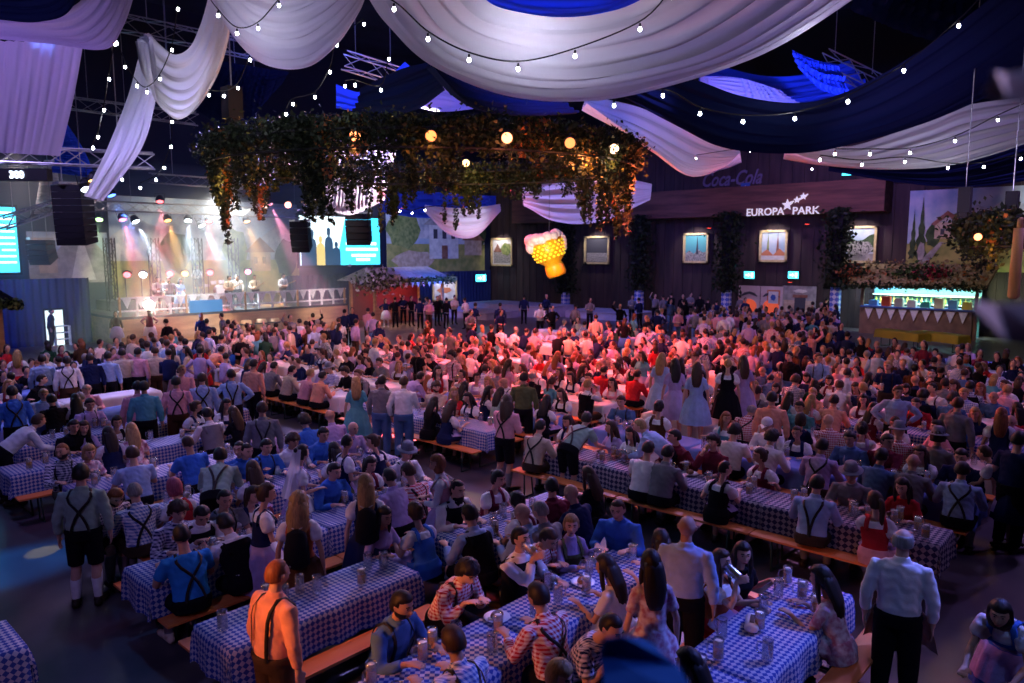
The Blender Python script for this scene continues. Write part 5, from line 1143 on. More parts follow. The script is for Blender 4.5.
def m_leg(): mb = MB(); [mb.tube([(0, y, .70), (.03, y*1.05, .02)], .016, 6) for y in (-.26, .26)]; mb.tube([(.03, -.28, .02), (.03, .28, .02)], .016, 6); mb.tube([(.01, -.26, .40), (.01, .26, .40)], .012, 6); return mb.mesh('leg', [leg_m], True)
def m_plank(): return MB().box((0, 0, .435), (TL/2, .125, .0135)).mesh('seat', [bench_m], False)
def m_bleg(): mb = MB(); [mb.tube([(0, y, .42), (.02, y*1.3, .015)], .014, 6) for y in (-.09, .09)]; mb.tube([(.02, -.13, .015), (.02, .13, .015)], .014, 6); return mb.mesh('leg', [leg_m], True)
SEGS = []; TABS = []
def seg(ax, fix, start, n, name, cl, benches=True, drop=.36, bsides=(-1, 1)):
    SEGS.append(dict(ax=ax, fix=fix, a0=start, a1=start+n*2.22, name=name)); SG = SEGS[-1]
    for i in range(n):
        c = start+1.11+i*2.22; loc = (c, fix, 0) if ax == 'x' else (fix, c, 0); rz = 0 if ax == 'x' else PI/2
        near = ('nearer', 'farther') if n == 2 else ('nearest', 'middle', 'farthest') if n == 3 else ('single',)
        if ax == 'y': near = ('right', 'left') if n == 2 else ('right', 'middle', 'left') if n == 3 else ('single',)
        which = near[i]
        t = thing('beer_table', '%s folding beer table of the %s, under a %s cloth' % (which, name, CN[cl]), 'table', loc, rz, 'beer tables of the hall')
        link('tabletop', cached('top', m_top), t, (0, 0, TH-.0125)); link('leg', cached('leg', m_leg), t, (-TL/2+.25, 0, 0)); l = link('leg', cached('leg', m_leg), t, (TL/2-.25, 0, 0), PI)
        co = link('tablecloth', uvmap_cloth(TL, TW_, drop, (len(TABS)) % 3), None, (loc[0], loc[1], TH+.004), rz); co.material_slots[0].link = 'OBJECT'; co.material_slots[0].material = CM[cl]
        tag(co, '%s cloth on the %s table of the %s' % (CN[cl], which, name), 'tablecloth', 'tablecloths of the beer tables'); TABS.append((loc, rz, name, which, co))
        if benches:
            for sd in bsides:
                o = sd*.62; bl = (loc[0], loc[1]+o, 0) if ax == 'x' else (loc[0]+o, loc[1], 0)
                sn = {('x', -1): 'right-hand', ('x', 1): 'left-hand', ('y', -1): 'near', ('y', 1): 'far'}[ax, sd]
                b = thing('beer_bench', 'orange folding bench on the %s side, %s table of the %s' % (sn, which, name), 'bench', bl, rz, 'orange benches along the beer tables')
                link('seat', cached('plank', m_plank), b); link('leg', cached('bleg', m_bleg), b, (-TL/2+.3, 0, 0)); link('leg', cached('bleg', m_bleg), b, (TL/2-.3, 0, 0), PI)
CM = dict(c=c_check, n=c_dark, w=c_wht, b=c_blu, y=c_yel_tint); CN = dict(c='blue-white lozenge', n='dark striped lozenge', w='plain white', b='plain blue', y='yellow')
seg('x', 2.62, 3.3, 2, 'front-right row', 'c'); seg('x', 4.42, 2.6, 2, 'front-centre row', 'c'); seg('x', 6.35, 2.85, 1, 'front-left row', 'c'); seg('x', 6.35, 5.9, 1, 'inner front-left row', 'c'); seg('x', 7.8, -2.75, 2, 'left-edge row', 'c')
ORD = ['first', 'second', 'third', 'fourth', 'fifth', 'sixth', 'seventh', 'eighth', 'ninth', 'tenth', 'eleventh', 'twelfth', 'thirteenth', 'fourteenth', 'fifteenth', 'sixteenth', 'seventeenth', 'eighteenth', 'nineteenth', 'twentieth', 'last', 'last']
for i, (y, x0, n) in enumerate(((8.2, 2.9, 2), (10.1, 3.4, 2), (12.0, 3.4, 2), (13.85, 3.0, 2), (15.7, 3.6, 2), (17.55, 3.4, 2), (19.4, 3.2, 2), (21.4, 3.4, 2), (23.6, 4, 2), (26, 5, 2))):
    seg('x', y, x0, n, ORD[i]+' left row', 'c' if i < 5 else 'b' if i % 2 else 'w', benches=i < 6)
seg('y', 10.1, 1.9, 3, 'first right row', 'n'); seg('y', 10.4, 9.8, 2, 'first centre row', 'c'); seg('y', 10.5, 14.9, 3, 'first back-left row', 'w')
for i in range(1, 10):
    x = 10.2+i*1.9; cl = 'wbwcwwbwwb'[i]
    seg('y', x, 1.9, 3, ORD[i]+' right row', 'b' if i == 1 else cl, benches=i < 4); seg('y', x, 9.6, 2, ORD[i]+' centre row', 'w' if i > 1 else 'b', benches=i < 4)
    if i % 2 == 0 or i < 4: seg('y', x, 14.9, 3, ORD[i]+' back-left row', 'w', benches=i < 3)
    if i > 1: seg('y', x, -5.6, 3, ORD[i]+' far-right row', 'b' if i % 2 else 'c', benches=i < 4)
for px, py, l in ((902, 331, 'left'), (940, 333, 'right')):
    g = G(px, py, .76); co = link('tablecloth', uvmap_cloth(TL, TW_, .36, 1), None, (g[0], g[1], .764), R(65)); co.material_slots[0].link = 'OBJECT'; co.material_slots[0].material = c_yel_tint; tag(co, l+' bright yellow tablecloth in front of the bar', 'tablecloth')
    t = thing('beer_table', 'folding table under the %s yellow cloth before the bar' % l, 'table', (g[0], g[1], 0), R(65)); link('tabletop', cached('top', m_top), t, (0, 0, TH-.0125)); link('leg', cached('leg', m_leg), t, (-TL/2+.25, 0, 0)); link('leg', cached('leg', m_leg), t, (TL/2-.25, 0, 0), PI)

# ------------------------------------------------------------------ guests read off the photograph
# px py pose view(0 back to us, 90 facing right, 180 facing us, -90 left) sex top bottom hair extras   ('a' = face the table)
PPL = """
17 352 stand 10 f p r bl -
42 357 stand 5 m lb k ds T
67 361 stand 0 m w br ds XT
90 358 stand 0 m n k ds T
108 356 stand 20 m lb k ds T
122 353 stand 0 m bg k ds T
138 352 stand 30 m p k ds T
155 351 stand 0 m bg br ns T
172 349 stand 20 f bg bg dl D
186 350 chat -60 f bg li dl D
200 347 stand 0 f r r dl D
207 354 table a m k k ds -
221 350 bend 60 m o k ds T
88 388 table a m p k gf -
81 397 eat a m w k gs -
12 392 stand -10 m b k ds X
45 391 table a m lb k bs -
52 402 table a m k k ds T
90 400 table a m li k ds X
74 402 table a f k k dl -
137 382 stand 10 m p k dc T
144 387 stand 0 m tl k ds T
176 380 stand 0 m p br ds XT
182 370 chat 180 m p k bc -
202 377 stand 0 m lb k ns XT
231 372 hips 0 m lb k ds YT
254 364 stand 40 m o k ds T
37 421 bend 75 m w k ns T
74 431 table a m k k ds T
86 429 table a f li li nl D
108 434 table a f n n dl -
119 424 table a f k m dy -
130 431 table a f fl fl bl D
67 448 talk a m nc L rc BX
88 458 table a f fl fl bo D
131 457 table a m lb k ns S
81 474 stand 15 m g k ds Xw
115 497 eat 150 m nc L rs B
134 506 table a m bc L gc X
189 449 table a m b k nc S
193 413 turn a f n b nu -
208 418 table a m w k ds vV
227 406 table a f n n dl -
235 415 table a f k k nl D
220 456 bend 10 m g k ds Y
245 451 talk a m b k dc -
176 488 table a f r li xo -
179 503 table a m nc L nm -
226 488 table a m gr k dc YS
251 471 table a f li m nl -
204 513 eat a m w k ds v
229 532 eat a m w k ds v
180 540 table a m az k dc XSP
262 404 stand 0 m gr k ns YT
265 437 table a m li k -
246 451 table a m b k dc -
267 453 table a m b L ds H
305 429 table a m b k dm -
329 421 table a m li k -
325 437 table a m b L ds -
333 446 table a f n b dl -
333 463 table a m b k ds -
303 464 chat 85 f li li du W
293 441 table a m w k nm -
348 455 chat 75 f n ol dc -
371 461 table a f m m dy -
376 444 turn a f n n nu -
353 431 table a m li k -
407 445 table a m w L gs Xh
391 475 table a m li k dc -
410 485 table a m rc k ns YS
437 468 chat -75 f w p ro lk
458 476 table a m w k dc v
498 491 table a f m m du -
366 492 stand 0 f n n bl k
384 506 table a f li li dl D
299 506 stand 10 f ru br bz k
266 483 hold 80 f n li nu -
252 499 table a f n n ny -
356 382 stand 0 f tl tl bl D
382 381 stand 25 m gr d ds T
404 382 hold 10 m w d ns TN
438 371 chat 180 f r k dl -
420 377 bend 60 m li k ds T
323 380 table a m o k ds -
292 374 table a m bg k ds -
275 374 table a m gr k ds -
264 377 table a f gr k dl -
310 371 table a m p k bs -
435 409 table a f k k dl D
452 417 table a f n n nz -
468 398 table a f n n dl -
487 394 talk a f n n dl -
501 396 table a f g g dl -
507 401 chat 40 m p k nl X
541 421 table a m bg L ds XR
586 419 bend 35 m g k ds XS
567 423 table a f n k dl -
613 431 talk a f li li nl D
631 434 table a f w m dl -
641 426 bend -70 m lb k bs T
649 448 table a m w k ds S
668 452 table a m gr k ds -
678 436 talk a m m k ds -
713 441 drink a m m k dm -
722 462 talk a f k k dc -
736 434 table a m w k dm S
764 453 talk a f m m nu -
767 421 table a m w k ds c
770 436 table a m w k dm -
796 431 table a f n li nc -
823 443 table a m li L ds X
820 477 table a m lb L ds Y
850 463 table a m gr k ds h
880 493 turn a f r p ny -
903 484 table a f r r dl D
914 461 table a m gr k -
879 456 table a m d k ds -
850 438 table a m d k ds -
922 449 table a f n n nl -
884 440 turn a m m k ds -
897 421 table a f li n nl -
915 403 table a m r k ds H
941 426 talk a f p p dl D
953 420 table a m b k dm X
962 456 table a m n k ds -
964 473 table a m lb k ds X
984 453 bend -60 f n n ns -
1001 420 stand 0 f n n rl -
1019 440 stand 30 m n k ds TS
814 391 table a f o o bs D
800 404 table a m tl k ds -
772 398 stand 0 m o k ds T
958 404 stand 20 m gr k ns T
898 390 hips 180 m lb k ns T
871 405 talk a f m m dl -
862 398 table a f m m dl -
835 405 table a m o k ds -
277 574 stand 55 m o L rc HT
399 592 table a m d k ds HB
467 571 eat a m rc k dm Y
452 629 table a m bc k ns H
521 553 drink a m w k ds v
548 538 eat a m rc k ns H
575 525 talk a f li ol by l
618 509 table 195 m b k nc -
659 541 talk a f p p dl D
607 571 table a f w w dl D
651 563 stand -20 f fl fl dl D
687 527 stand 10 m lb k - T
537 588 table a m rc k ds X
610 626 eat a m nc k dc S
560 676 table a f n n bo -
689 664 table a f k k dl D
722 567 drink a f ru r nl -
746 563 talk a f k m dl D
821 578 table a f fl fl dl D
903 541 stand 0 m w k gf TA
1000 614 bend 195 f b b do -
572 493 table a m n k - -
587 487 table a f k k nl D
523 513 table a m lb k - -
541 511 table a m gr k gc -
517 490 table a f m m du -
549 486 talk a m m k dc -
469 523 table a m lb k ds v
415 512 table a f b b nu -
662 358 bench 20 f lb lb bl D
675 364 bench -10 f li li dl D
697 368 bench 0 f lb lb nl D
728 364 bench 0 f k k bc -
743 361 bench -20 f li li nl D
785 342 stand 10 f bg g dl D
824 332 stand 5 f bg g dl D
804 340 stand 20 m n k ds T
603 374 table a m r k ds -
637 377 table a m r k ds -
589 376 table a m p k ds H
570 380 table a f n k dl -
524 372 stand 10 m ol k ds T
548 398 table a f k k dl -
560 400 table a f k n nl -
""".strip().split('\n')
HZ = {0: 1.62, 1: 1.27}
def to_rz(x, y, va): los = math.atan2(y, x); return los-R(va)-PI/2
def seat_solve(px, py, hz, hf=0.):
    """where the vertical plane through px meets a seat line; best match of the head height"""
    best = None; d, f = ray(px, py); dh = d[:2]
    for s in SEGS:
        for sd in (-1, 1):
            fx = s['fix']+sd*(.62-hf)
            k = 1 if s['ax'] == 'x' else 0
            if abs(dh[k]) < 1e-6: continue
            t = fx/dh[k]
            if t <= 0: continue
            p = dh*t; a = p[1-k]
            if a < s['a0']-.25 or a > s['a1']+.25: continue
            e = abs(proj((p[0], p[1], hz))[1]-py)
            hd = (PI if sd == 1 else 0) if s['ax'] == 'x' else (PI/2 if sd == 1 else -PI/2)   # +Y local must point to the table
            if best is None or e < best[0]: best = (e, p, hd, s)
    return best
PEOPLE = []; HEADS = []; LOG = []
def free(x, y, r=.34):
    if any(abs(x-q[0]) < q[2]+.2 and abs(y-q[1]) < q[3]+.2 for q in PLATS) or (26 < x < 33 and 34.8 < y < 39): return False
    for (l, rz, *_ ) in TABS:
        hx, hy = (TL/2, TW_/2) if rz == 0 else (TW_/2, TL/2)
        if abs(x-l[0]) < hx+r and abs(y-l[1]) < hy+r: return False
    return True
def crowded(x, y, r=.42, seated=False):
    for p in PEOPLE:
        if (p['x']-x)**2+(p['y']-y)**2 < r*r: return True
    return False
def add_p(x, y, z, rz, pose, sex, top, bot, hair, ex, px, py, explicit):
    PEOPLE.append(dict(x=x, y=y, z=z, rz=rz, pose=pose, sex=sex, top=top, bot=bot, hair=hair, ex=ex, px=px, py=py, e=explicit)); HEADS.append((px, py))
for ln in PPL:
    w = ln.split(); px, py = float(w[0]), float(w[1]); pose, va, sex, top, bot, hr = w[2:8]; ex = w[8] if len(w) > 8 else '-'
    if hr in ('-',): hair = '-'
    else: hair = hr
    if hair in ('rc',): hair = 'rc'
    ex = ex.replace('-', ''); zb_ = 0
    if pose == 'bench': pose = 'stand'; zb_ = .45
    k = POSES[pose]['k']; sc = scale_of(sex, pose); Fq = fig(pose, sex); hz = Fq.HC[2]*sc+zb_
    if va == 'a' or k == 1:
        b = seat_solve(px, py, hz, Fq.HC[1]*sc)
        if b: q_ = np.array([math.cos(b[2]+PI/2), math.sin(b[2]+PI/2)])*Fq.HC[1]*sc; b = (b[0], b[1]-q_, b[2], b[3])
        if b and b[0] < 15 and va == 'a':
            x, y = b[1]; rz = b[2]+R(random.uniform(-9, 9)); tries = 0
            if crowded(x, y, .40):
                LOG.append('crowded %s %s' % (px, py))
        else:
            g = G(px, py, hz); x, y = g[:2]; rz = (b[2] if b else to_rz(x, y, 0)); rz = to_rz(x, y, float(va)) if va != 'a' else rz; x -= math.cos(rz+PI/2)*Fq.HC[1]*sc; y -= math.sin(rz+PI/2)*Fq.HC[1]*sc; LOG.append('unseated %s %s err %.0f at %.1f %.1f' % (px, py, b[0] if b else -1, x, y))
            if not free(x, y, .25): LOG.append('   in table')
        if va != 'a': rz = to_rz(x, y, float(va))
    else:
        g = G(px, py, hz); x, y = g[:2]; rz = to_rz(x, y, float(va)); off = Fq.HC[:2]*sc
        c, s_ = math.cos(rz), math.sin(rz); x -= c*off[0]-s_*off[1]; y -= s_*off[0]+c*off[1]
        if zb_ == 0 and pose != 'bend':
            n = 0; u = np.array([x, y])/math.hypot(x, y); x0, y0 = x, y
            for n in range(1, 40):
                if free(x, y, .22): break
                st_ = .05*((n+1)//2)*(1 if n % 2 else -1); x, y = x0+u[0]*st_, y0+u[1]*st_
    add_p(x, y, zb_, rz, pose, sex, top, bot, hair, ex, px, py, True)
# remaining seats and aisles
LIMX = [0, 120, 250, 330, 512, 640, 780, 900, 1024]; LIMY = [392, 372, 362, 372, 398, 398, 428, 440, 436]
rp = random.Random(11)
MINX = [0, 110, 240, 340, 480, 560, 650, 700, 830, 860, 1024]; MINY = [344, 338, 326, 320, 320, 320, 312, 306, 308, 336, 346]
def too_high(px, py): return py < np.interp(px, MINX, MINY)+rp.random()**2*6
TOPM = ['w', 'lb', 'rc', 'bc', 'p', 'w', 'li', 'gr', 'n', 'k', 'bg', 'k', 'w', 'gr', 'br', 'd', 'nc', 'n']; TOPF = ['n', 'r', 'k', 'dg', 'k', 'p', 'm', 'br', 'tl', 'n', 'li']
def rand_look(pose):
    sex = 'm' if rp.random() < .56 else 'f'
    if sex == 'm': return sex, rp.choice(TOPM), rp.choice(['L', 'L', 'k', 'd']), rp.choice(['ds', 'ns', 'ds', 'dm', 'bs', 'dc', 'gf', '-', 'nm']), rp.choice(['X', 'Y', 'H', '', 'v', '', 'B', 'XS', 'R', 'h'])
    t = rp.choice(TOPF); return sex, t, rp.choice([t, t, 'b', 'k', 'g', 'li', 'p', 'w']), rp.choice(['dl', 'nl', 'bl', 'bl', 'nz', 'du', 'ny', 'do', 'by', 'rl']), rp.choice(['', '', '', 'D'])
for s in SEGS:
    if s['name'].startswith('front') or s['name'].startswith('left-edge'): continue
    for sd in (-1, 1):
        a = s['a0']+.3
        while a < s['a1']-.1:
            q = a+rp.uniform(-.06, .06); a += .56
            if rp.random() < .07: continue
            fx = s['fix']+sd*.62; x, y = (q, fx) if s['ax'] == 'x' else (fx, q); pose = rp.choice(['table', 'table', 'talk', 'turn', 'eat', 'drink', 'lap', 'table', 'hold' if rp.random() < .5 else 'table'])
            sex, t, b, h, e = rand_look(pose); k = POSES[pose]['k']; hz = 1.27 if k else 1.62
            px, py, _ = proj((x, y, hz))
            if px < -25 or px > 1050 or py > np.interp(px, LIMX, LIMY): continue
            if crowded(x, y, .46) or too_high(px, py): continue
            dmin = min((abs(px-u)+abs(py-v)) for u, v in HEADS)
            if dmin < 6: continue
            hd = (PI if sd == 1 else 0) if s['ax'] == 'x' else (PI/2 if sd == 1 else -PI/2)
            if k == 0: x, y = (x, y+sd*.25) if s['ax'] == 'x' else (x+sd*.25, y)
            add_p(x, y, 0, hd+R(rp.uniform(-14, 14)), pose, sex, t, b, h, e, px, py, False)
def scatter(n, x0, x1, y0, y1, poses, tidy=.3, zb=0, pmin=-20, pmax=1045):
    c = 0
    for _ in range(n*12):
        x, y = rp.uniform(x0, x1), rp.uniform(y0, y1); pose = rp.choice(poses); px, py, _d = proj((x, y, 1.62+zb))
        if px < pmin or px > pmax or py > np.interp(px, LIMX, LIMY)-12 or not free(x, y, .22) or crowded(x, y, .5) or (too_high(px, py) and rp.random() > .004): continue
        sex, t, b, h, e = rand_look(pose); va = rp.choice([0, 20, -30, 60, -80, 150, 180, 10, 0, -10]); add_p(x, y, zb, to_rz(x, y, va), pose, sex, t, b, h, e, px, py, False); c += 1
        if c >= n: break
ST = ['stand', 'chat', 'hold', 'hips', 'chat', 'stand', 'raise']
scatter(100, 6, 13, 21, 35, ST); scatter(190, 12, 27, 22.5, 34.8, ST); scatter(170, 24, 40, 18, 34, ST); scatter(90, 29, 40, 4, 18, ST); scatter(70, 16, 30, 4, 14, ST); scatter(50, 20, 36, -8, 3, ST); scatter(60, 24, 36, 17, 26, ['table'] if 0 else ST); scatter(40, 1, 9, 19, 31, ST); scatter(14, 31, 38, 33, 35, ST)
scatter(30, 38, 41.5, 12, 30, ST)
FAR = [(395, 299), (403, 297), (411, 298), (420, 300), (428, 299), (437, 298), (446, 300), (454, 297), (466, 300), (524, 297), (590, 300), (632, 297), (640, 300), (655, 296), (664, 297), (672, 295), (683, 296), (690, 293), (700, 296), (745, 300), (741, 297), (826, 300), (812, 304), (344, 312), (352, 310), (300, 322), (290, 318), (236, 324), (229, 323), (206, 322), (168, 322), (540, 306), (552, 308), (470, 312), (500, 312), (575, 306), (620, 306), (708, 300), (716, 302)]
for px, py in FAR:
    g = G(px, py, 1.62); pose = rp.choice(ST)
    if g[1] > 34.8 and px < 480: g = WY(px, py, 34.4+rp.random()*.6)
    if g[0] > 41.6: g = WX(px, py, 41.4)
    if crowded(g[0], g[1], .4): continue
    add_p(g[0], g[1], max([q[4]+.035 for q in PLATS if abs(g[0]-q[0]) < q[2] and abs(g[1]-q[1]) < q[3]]+[0]), to_rz(g[0], g[1], rp.choice([0, 30, -40, 160, 180])), pose, 'm', rp.choice(['n', 'k', 'gr', 'w', 'n']), 'k', 'ds', 'T', px, py, False)
# who is near enough to be a person of its own: the 290 that show largest
PEOPLE.sort(key=lambda p: (not p['e'], math.hypot(p['x'], p['y'])))
NMAX = 291; IND, REST = PEOPLE[:NMAX], PEOPLE[NMAX:]
def seg_of(p):
    def dist(s):
        u, v = (p['x'], p['y']) if s['ax'] == 'x' else (p['y'], p['x']); return math.hypot(max(s['a0']-u, 0, u-s['a1']), v-s['fix'])
    return min(SEGS, key=dist)
GRPS = {}
for p in IND: p['seg'] = seg_of(p)['name']; GRPS.setdefault(p['seg'], []).append(p)
for g in GRPS.values(): g.sort(key=lambda p: p['px'])
POSEW = {'stand': 'standing', 'hold': 'standing', 'chat': 'standing', 'hips': 'hands-on-hips', 'raise': 'arm-raised', 'bend': 'bending', 'table': 'seated', 'eat': 'hunched', 'drink': 'drinking', 'talk': 'chatting', 'turn': 'turned', 'lap': 'seated'}
used = {}
for p in IND:
    g = GRPS[p['seg']]; i = g.index(p); who, h, c = look(p['sex'], p['pose'], p['top'], p['bot'], p['hair'], p['ex'])
    o_ = 'leftmost' if i == 0 else 'rightmost' if i == len(g)-1 else ORD[min(i, 20)]+' from left'
    p['ord'] = o_
    pw = 'bench-standing' if p['z'] > .3 else POSEW[p['pose']]
    lab = '%s %s, %s, %s, %s at %s' % (pw, who, h, c, o_, p['seg'])
    if len(lab.split()) > 16: lab = lab.replace(' and suspenders', '').replace(' and vest', '').replace(' and beard', '')
    if len(lab.split()) > 16: lab = lab.replace(pw+' ', '', 1)
    r = person((p['x'], p['y'], p['z']), p['rz'], p['sex'], p['pose'], p['top'], p['bot'], p['hair'], p['ex']+('' if not (p['pose'] == 'hold' and p['e']) else ''), 1 if math.hypot(p['x'], p['y']) < 24 else 0)
    tag(r, lab, 'person', 'guests at the beer tables'); p['obj'] = r
    if 'k' in p['ex']:                     # drawstring backpack
        sc = r.scale[0]; fg = fig(p['pose'], p['sex']); bp = thing('backpack', 'dark backpack worn by the %s woman standing at the %s' % (HW[p['hair'][1]].format(HAIRC[p['hair'][0]][0]), p['seg']), 'backpack', r.location, r.rotation_euler[2]); bp.scale = r.scale
        mb = MB(); c = fg.surf(-PI/2, .30, .02); mb.tube([c+np.array([0, -.06, -.26]), c+np.array([0, -.085, -.22]), c+np.array([0, -.09, -.05]), c+np.array([0, -.06, .14]), c+np.array([0, -.04, .18])], [(.10, .05), (.15, .085), (.145, .09), (.11, .06), (.03, .02)], 20, side=(1, 0, 0), wave=lambda i, a: .04*math.sin(9*a)); mb.obj('bag_body', cloth('bag_black', (.012, .012, .016)), bp, smooth=True)
        for sd in (1, -1): mb = MB(); mb.tube(crom([c+np.array([sd*.02, -.04, .17]), fg.T(sd*.09, -.11, .50), fg.T(sd*.10, -.01, .55), fg.surf(PI/2-sd*.6, .38, .03)], 12), .009, 6); mb.obj('strap', cloth('strap_pale', (.6, .58, .5)), bp, smooth=True)
for L_ in LOG: print('LOG', L_)
print('PEOPLE', len(PEOPLE), 'IND', len(IND), 'REST', len(REST), 'REST nearest', [round(math.hypot(p['x'], p['y'])) for p in REST[:3]])

# ------------------------------------------------------------------ the far crowd: one object
def lowfig(pose, sex):
    fg = fig(pose, sex); out = []
    mb = MB(); A = np.array(fg.sec)
    mb.tube([fg.T(0, 0, h) for h in (0, .15, .3, .42, .50, .55)], [(np.interp(h, A[:, 0], A[:, 1])+.02, np.interp(h, A[:, 0], A[:, 2])+.02) for h in (0, .15, .3, .42, .50, .55)], 10, mi=0, side=(1, 0, 0))
    for sd in (1, -1):
        a, e, w = fg.arm[sd]; mb.tube([a, e, e+(w-e)*.6], [.07, .056, .045], 6, mi=0); mb.tube([e+(w-e)*.6, w, w+(w-e)*.35], [.036, .03, .035], 6, mi=1)
        h, kn, an, toe = fg.leg[sd]; mb.tube([h, kn, an], [.10, .07, .045], 6, mi=2); mb.tube([an, toe], [.045, .04], 5, mi=2)
    if sex == 'f':
        K = [fg.T(0, 0, .1), fg.P+np.array([0, .05 if not fg.sit else .25, -.02]), fg.P+np.array([0, .03 if not fg.sit else .5, -.42 if not fg.sit else -.25])]; mb.tube(K, [(.15, .12), (.25, .2), (.33, .29) if not fg.sit else (.26, .12)], 10, mi=2, side=(1, 0, 0))
    mb.tube([fg.nk-np.array([0, 0, .06]), fg.HC-np.array([0, 0, .05])], .052, 6, mi=1)
    b = MB(); b.ellip((0, .0, 0), (.078, .098, .118), 0, 10, 8); mb.add([fg.H(p) for p in b.v], b.f, 1)
    b = MB(); b.ellip((0, -.022, .026), (.090, .098, .108), 0, 10, 8); mb.add([fg.H(p) for p in b.v], b.f, 3)
    if sex == 'f': mb.tube([fg.H((0, -.07, .02)), fg.H((0, -.09, -.10)), fg.H((0, -.09, -.28))], [(.085, .04), (.10, .05), (.06, .03)], 8, mi=3, side=(1, 0, 0))
    return np.array(mb.v), mb.f, mb.m
if REST:
    CMS = []; idx = {}
    def mid(m):
        if m.name not in idx: idx[m.name] = len(CMS); CMS.append(m)
        return idx[m.name]
    LF = {}; V = []; Fc = []; MI = []; k = 0
    for p in REST:
        key = (p['pose'], p['sex'])
        if key not in LF: LF[key] = lowfig(*key)
        v, f, m = LF[key]; sc = scale_of(p['sex'], p['pose']); c, s_ = math.cos(p['rz'])*sc, math.sin(p['rz'])*sc
        V.append(np.stack([v[:, 0]*c-v[:, 1]*s_+p['x'], v[:, 0]*s_+v[:, 1]*c+p['y'], v[:, 2]*sc+p['z']], 1)); Fc += [tuple(i+k for i in q) for q in f]; k += len(v)
        mm = [mid(cm(p['top'])), mid(SKIN[0]), mid(BRO if p['bot'] == 'L' else cm(p['bot'])), mid(hm(p['hair'][0] if p['hair'] != '-' else 'd'))]; MI += [mm[q] for q in m]
    me = D.meshes.new('crowd'); me.from_pydata(np.vstack(V).tolist(), [], Fc)
    for m in CMS: me.materials.append(m)
    me.polygons.foreach_set('material_index', MI); me.polygons.foreach_set('use_smooth', [True]*len(me.polygons)); me.update(); co = link('crowd', me); tag(co, 'dense far crowd of guests filling the rear of the hall', 'crowd', kind='stuff')

# ------------------------------------------------------------------ band
BAND = [(158, 'hold', 'm', 'w', 'k', 'white shirt, left of the stage'), (181, 'chat', 'f', 'lb', 'lb', 'pale blue dress, second from left on stage'), (199, 'chat', 'm', 'w', 'k', 'white shirt, behind the drums'), (229, 'chat', 'm', 'bg', 'L', 'beige shirt, middle of the stage'), (238, 'hold', 'm', 'w', 'k', 'white shirt, just right of the stage middle'), (256, 'chat', 'm', 'bg', 'L', 'beige shirt, right half of the stage'), (283, 'chat', 'm', 'w', 'L', 'white shirt with guitar, rightmost on stage'), (170, 'table', 'm', 'gr', 'k', 'grey shirt, near the left stage towers')]
for i, (px, pose, sex, t, b, l) in enumerate(BAND):
    yy = 36.5 if i % 2 else 37.3
    if i == 2: yy = 40.6
    g = WY(px, 300, yy); r = person((g[0], yy, SZ+(.5 if i == 2 else 0)), to_rz(g[0], yy, 180+(i % 3-1)*25), sex, 'hold' if pose == 'table' else pose, t, b, 'ds' if sex == 'm' else 'dl', 'N'+('D' if sex == 'f' else 'X'), 0)
    tag(r, 'band musician in %s' % l, 'person', 'band on stage')
    if i in (3, 5, 6): instrument('guitar', r, 'guitar held by the musician in %s' % l)
    if i in (0, 4, 7): instrument('trumpet', r, 'brass horn held by the musician in %s' % l)
g = WY(51, 330, 37.2); r = person((g[0], 37.2, 0), to_rz(g[0], 37.2, 100), 'm', 'stand', 'n', 'k', 'ds', 'T', 0); tag(r, 'person in dark clothes standing in the lit doorway', 'person')

# ------------------------------------------------------------------ mugs, plates and other things on the tables
glass = D.materials.new('mug_glass'); glass.use_nodes = True; _n = glass.node_tree; _n.nodes.clear(); _o = N(glass, 'ShaderNodeOutputMaterial'); _x = N(glass, 'ShaderNodeMixShader'); _t = N(glass, 'ShaderNodeBsdfTransparent'); _g = N(glass, 'ShaderNodeBsdfGlossy'); _g.inputs['Roughness'].default_value = .18; _t.inputs[0].default_value = (.88, .90, .92, 1); _x.inputs[0].default_value = .30
_n.links.new(_t.outputs[0], _x.inputs[1]); _n.links.new(_g.outputs[0], _x.inputs[2]); _n.links.new(_x.outputs[0], _o.inputs[0]); beer = mat('beer_amber', (.95, .52, .08), .15, spec=.5); foam = mat('beer_foam', (.85, .80, .70), .8); beer2 = mat('cola_mix', (.06, .02, .01), .15, spec=.6)
def m_glass(): mb = MB(); mb.lathe([(0, .008), (.046, .008), (.050, .02), (.048, .16), (.050, .195), (.046, .195), (.043, .16), (.043, .03), (0, .025)], n=16); return mb.mesh('glass', [glass], True)
def m_hand(): mb = MB(); mb.tube([(.048, 0, .155), (.085, 0, .15), (.095, 0, .10), (.085, 0, .055), (.048, 0, .05)], .010, 8); return mb.mesh('handle', [glass], True)
def m_beer(): mb = MB(); mb.lathe([(0, .03), (.042, .03), (.042, .13), (0, .13)], n=16); return mb.mesh('beer', [beer], True)
def m_foam(): mb = MB(); mb.lathe([(.042, .13), (.0425, .165), (.03, .178), (0, .18)], n=16); return mb.mesh('foam', [foam], True)
def mug(loc, rz, label, group, full=1, rot=None):
    t = thing('beer_mug', label, 'mug', loc, rz, group); gl_ = link('glass', cached('g1', m_glass), t); link('handle', cached('g2', m_hand), gl_)
    if full: be_ = link('beer', cached('g3', m_beer), t); link('foam', cached('g4', m_foam), be_)
    if rot is not None: t.rotation_euler = rot
    return t
rm = random.Random(5); NM = 0
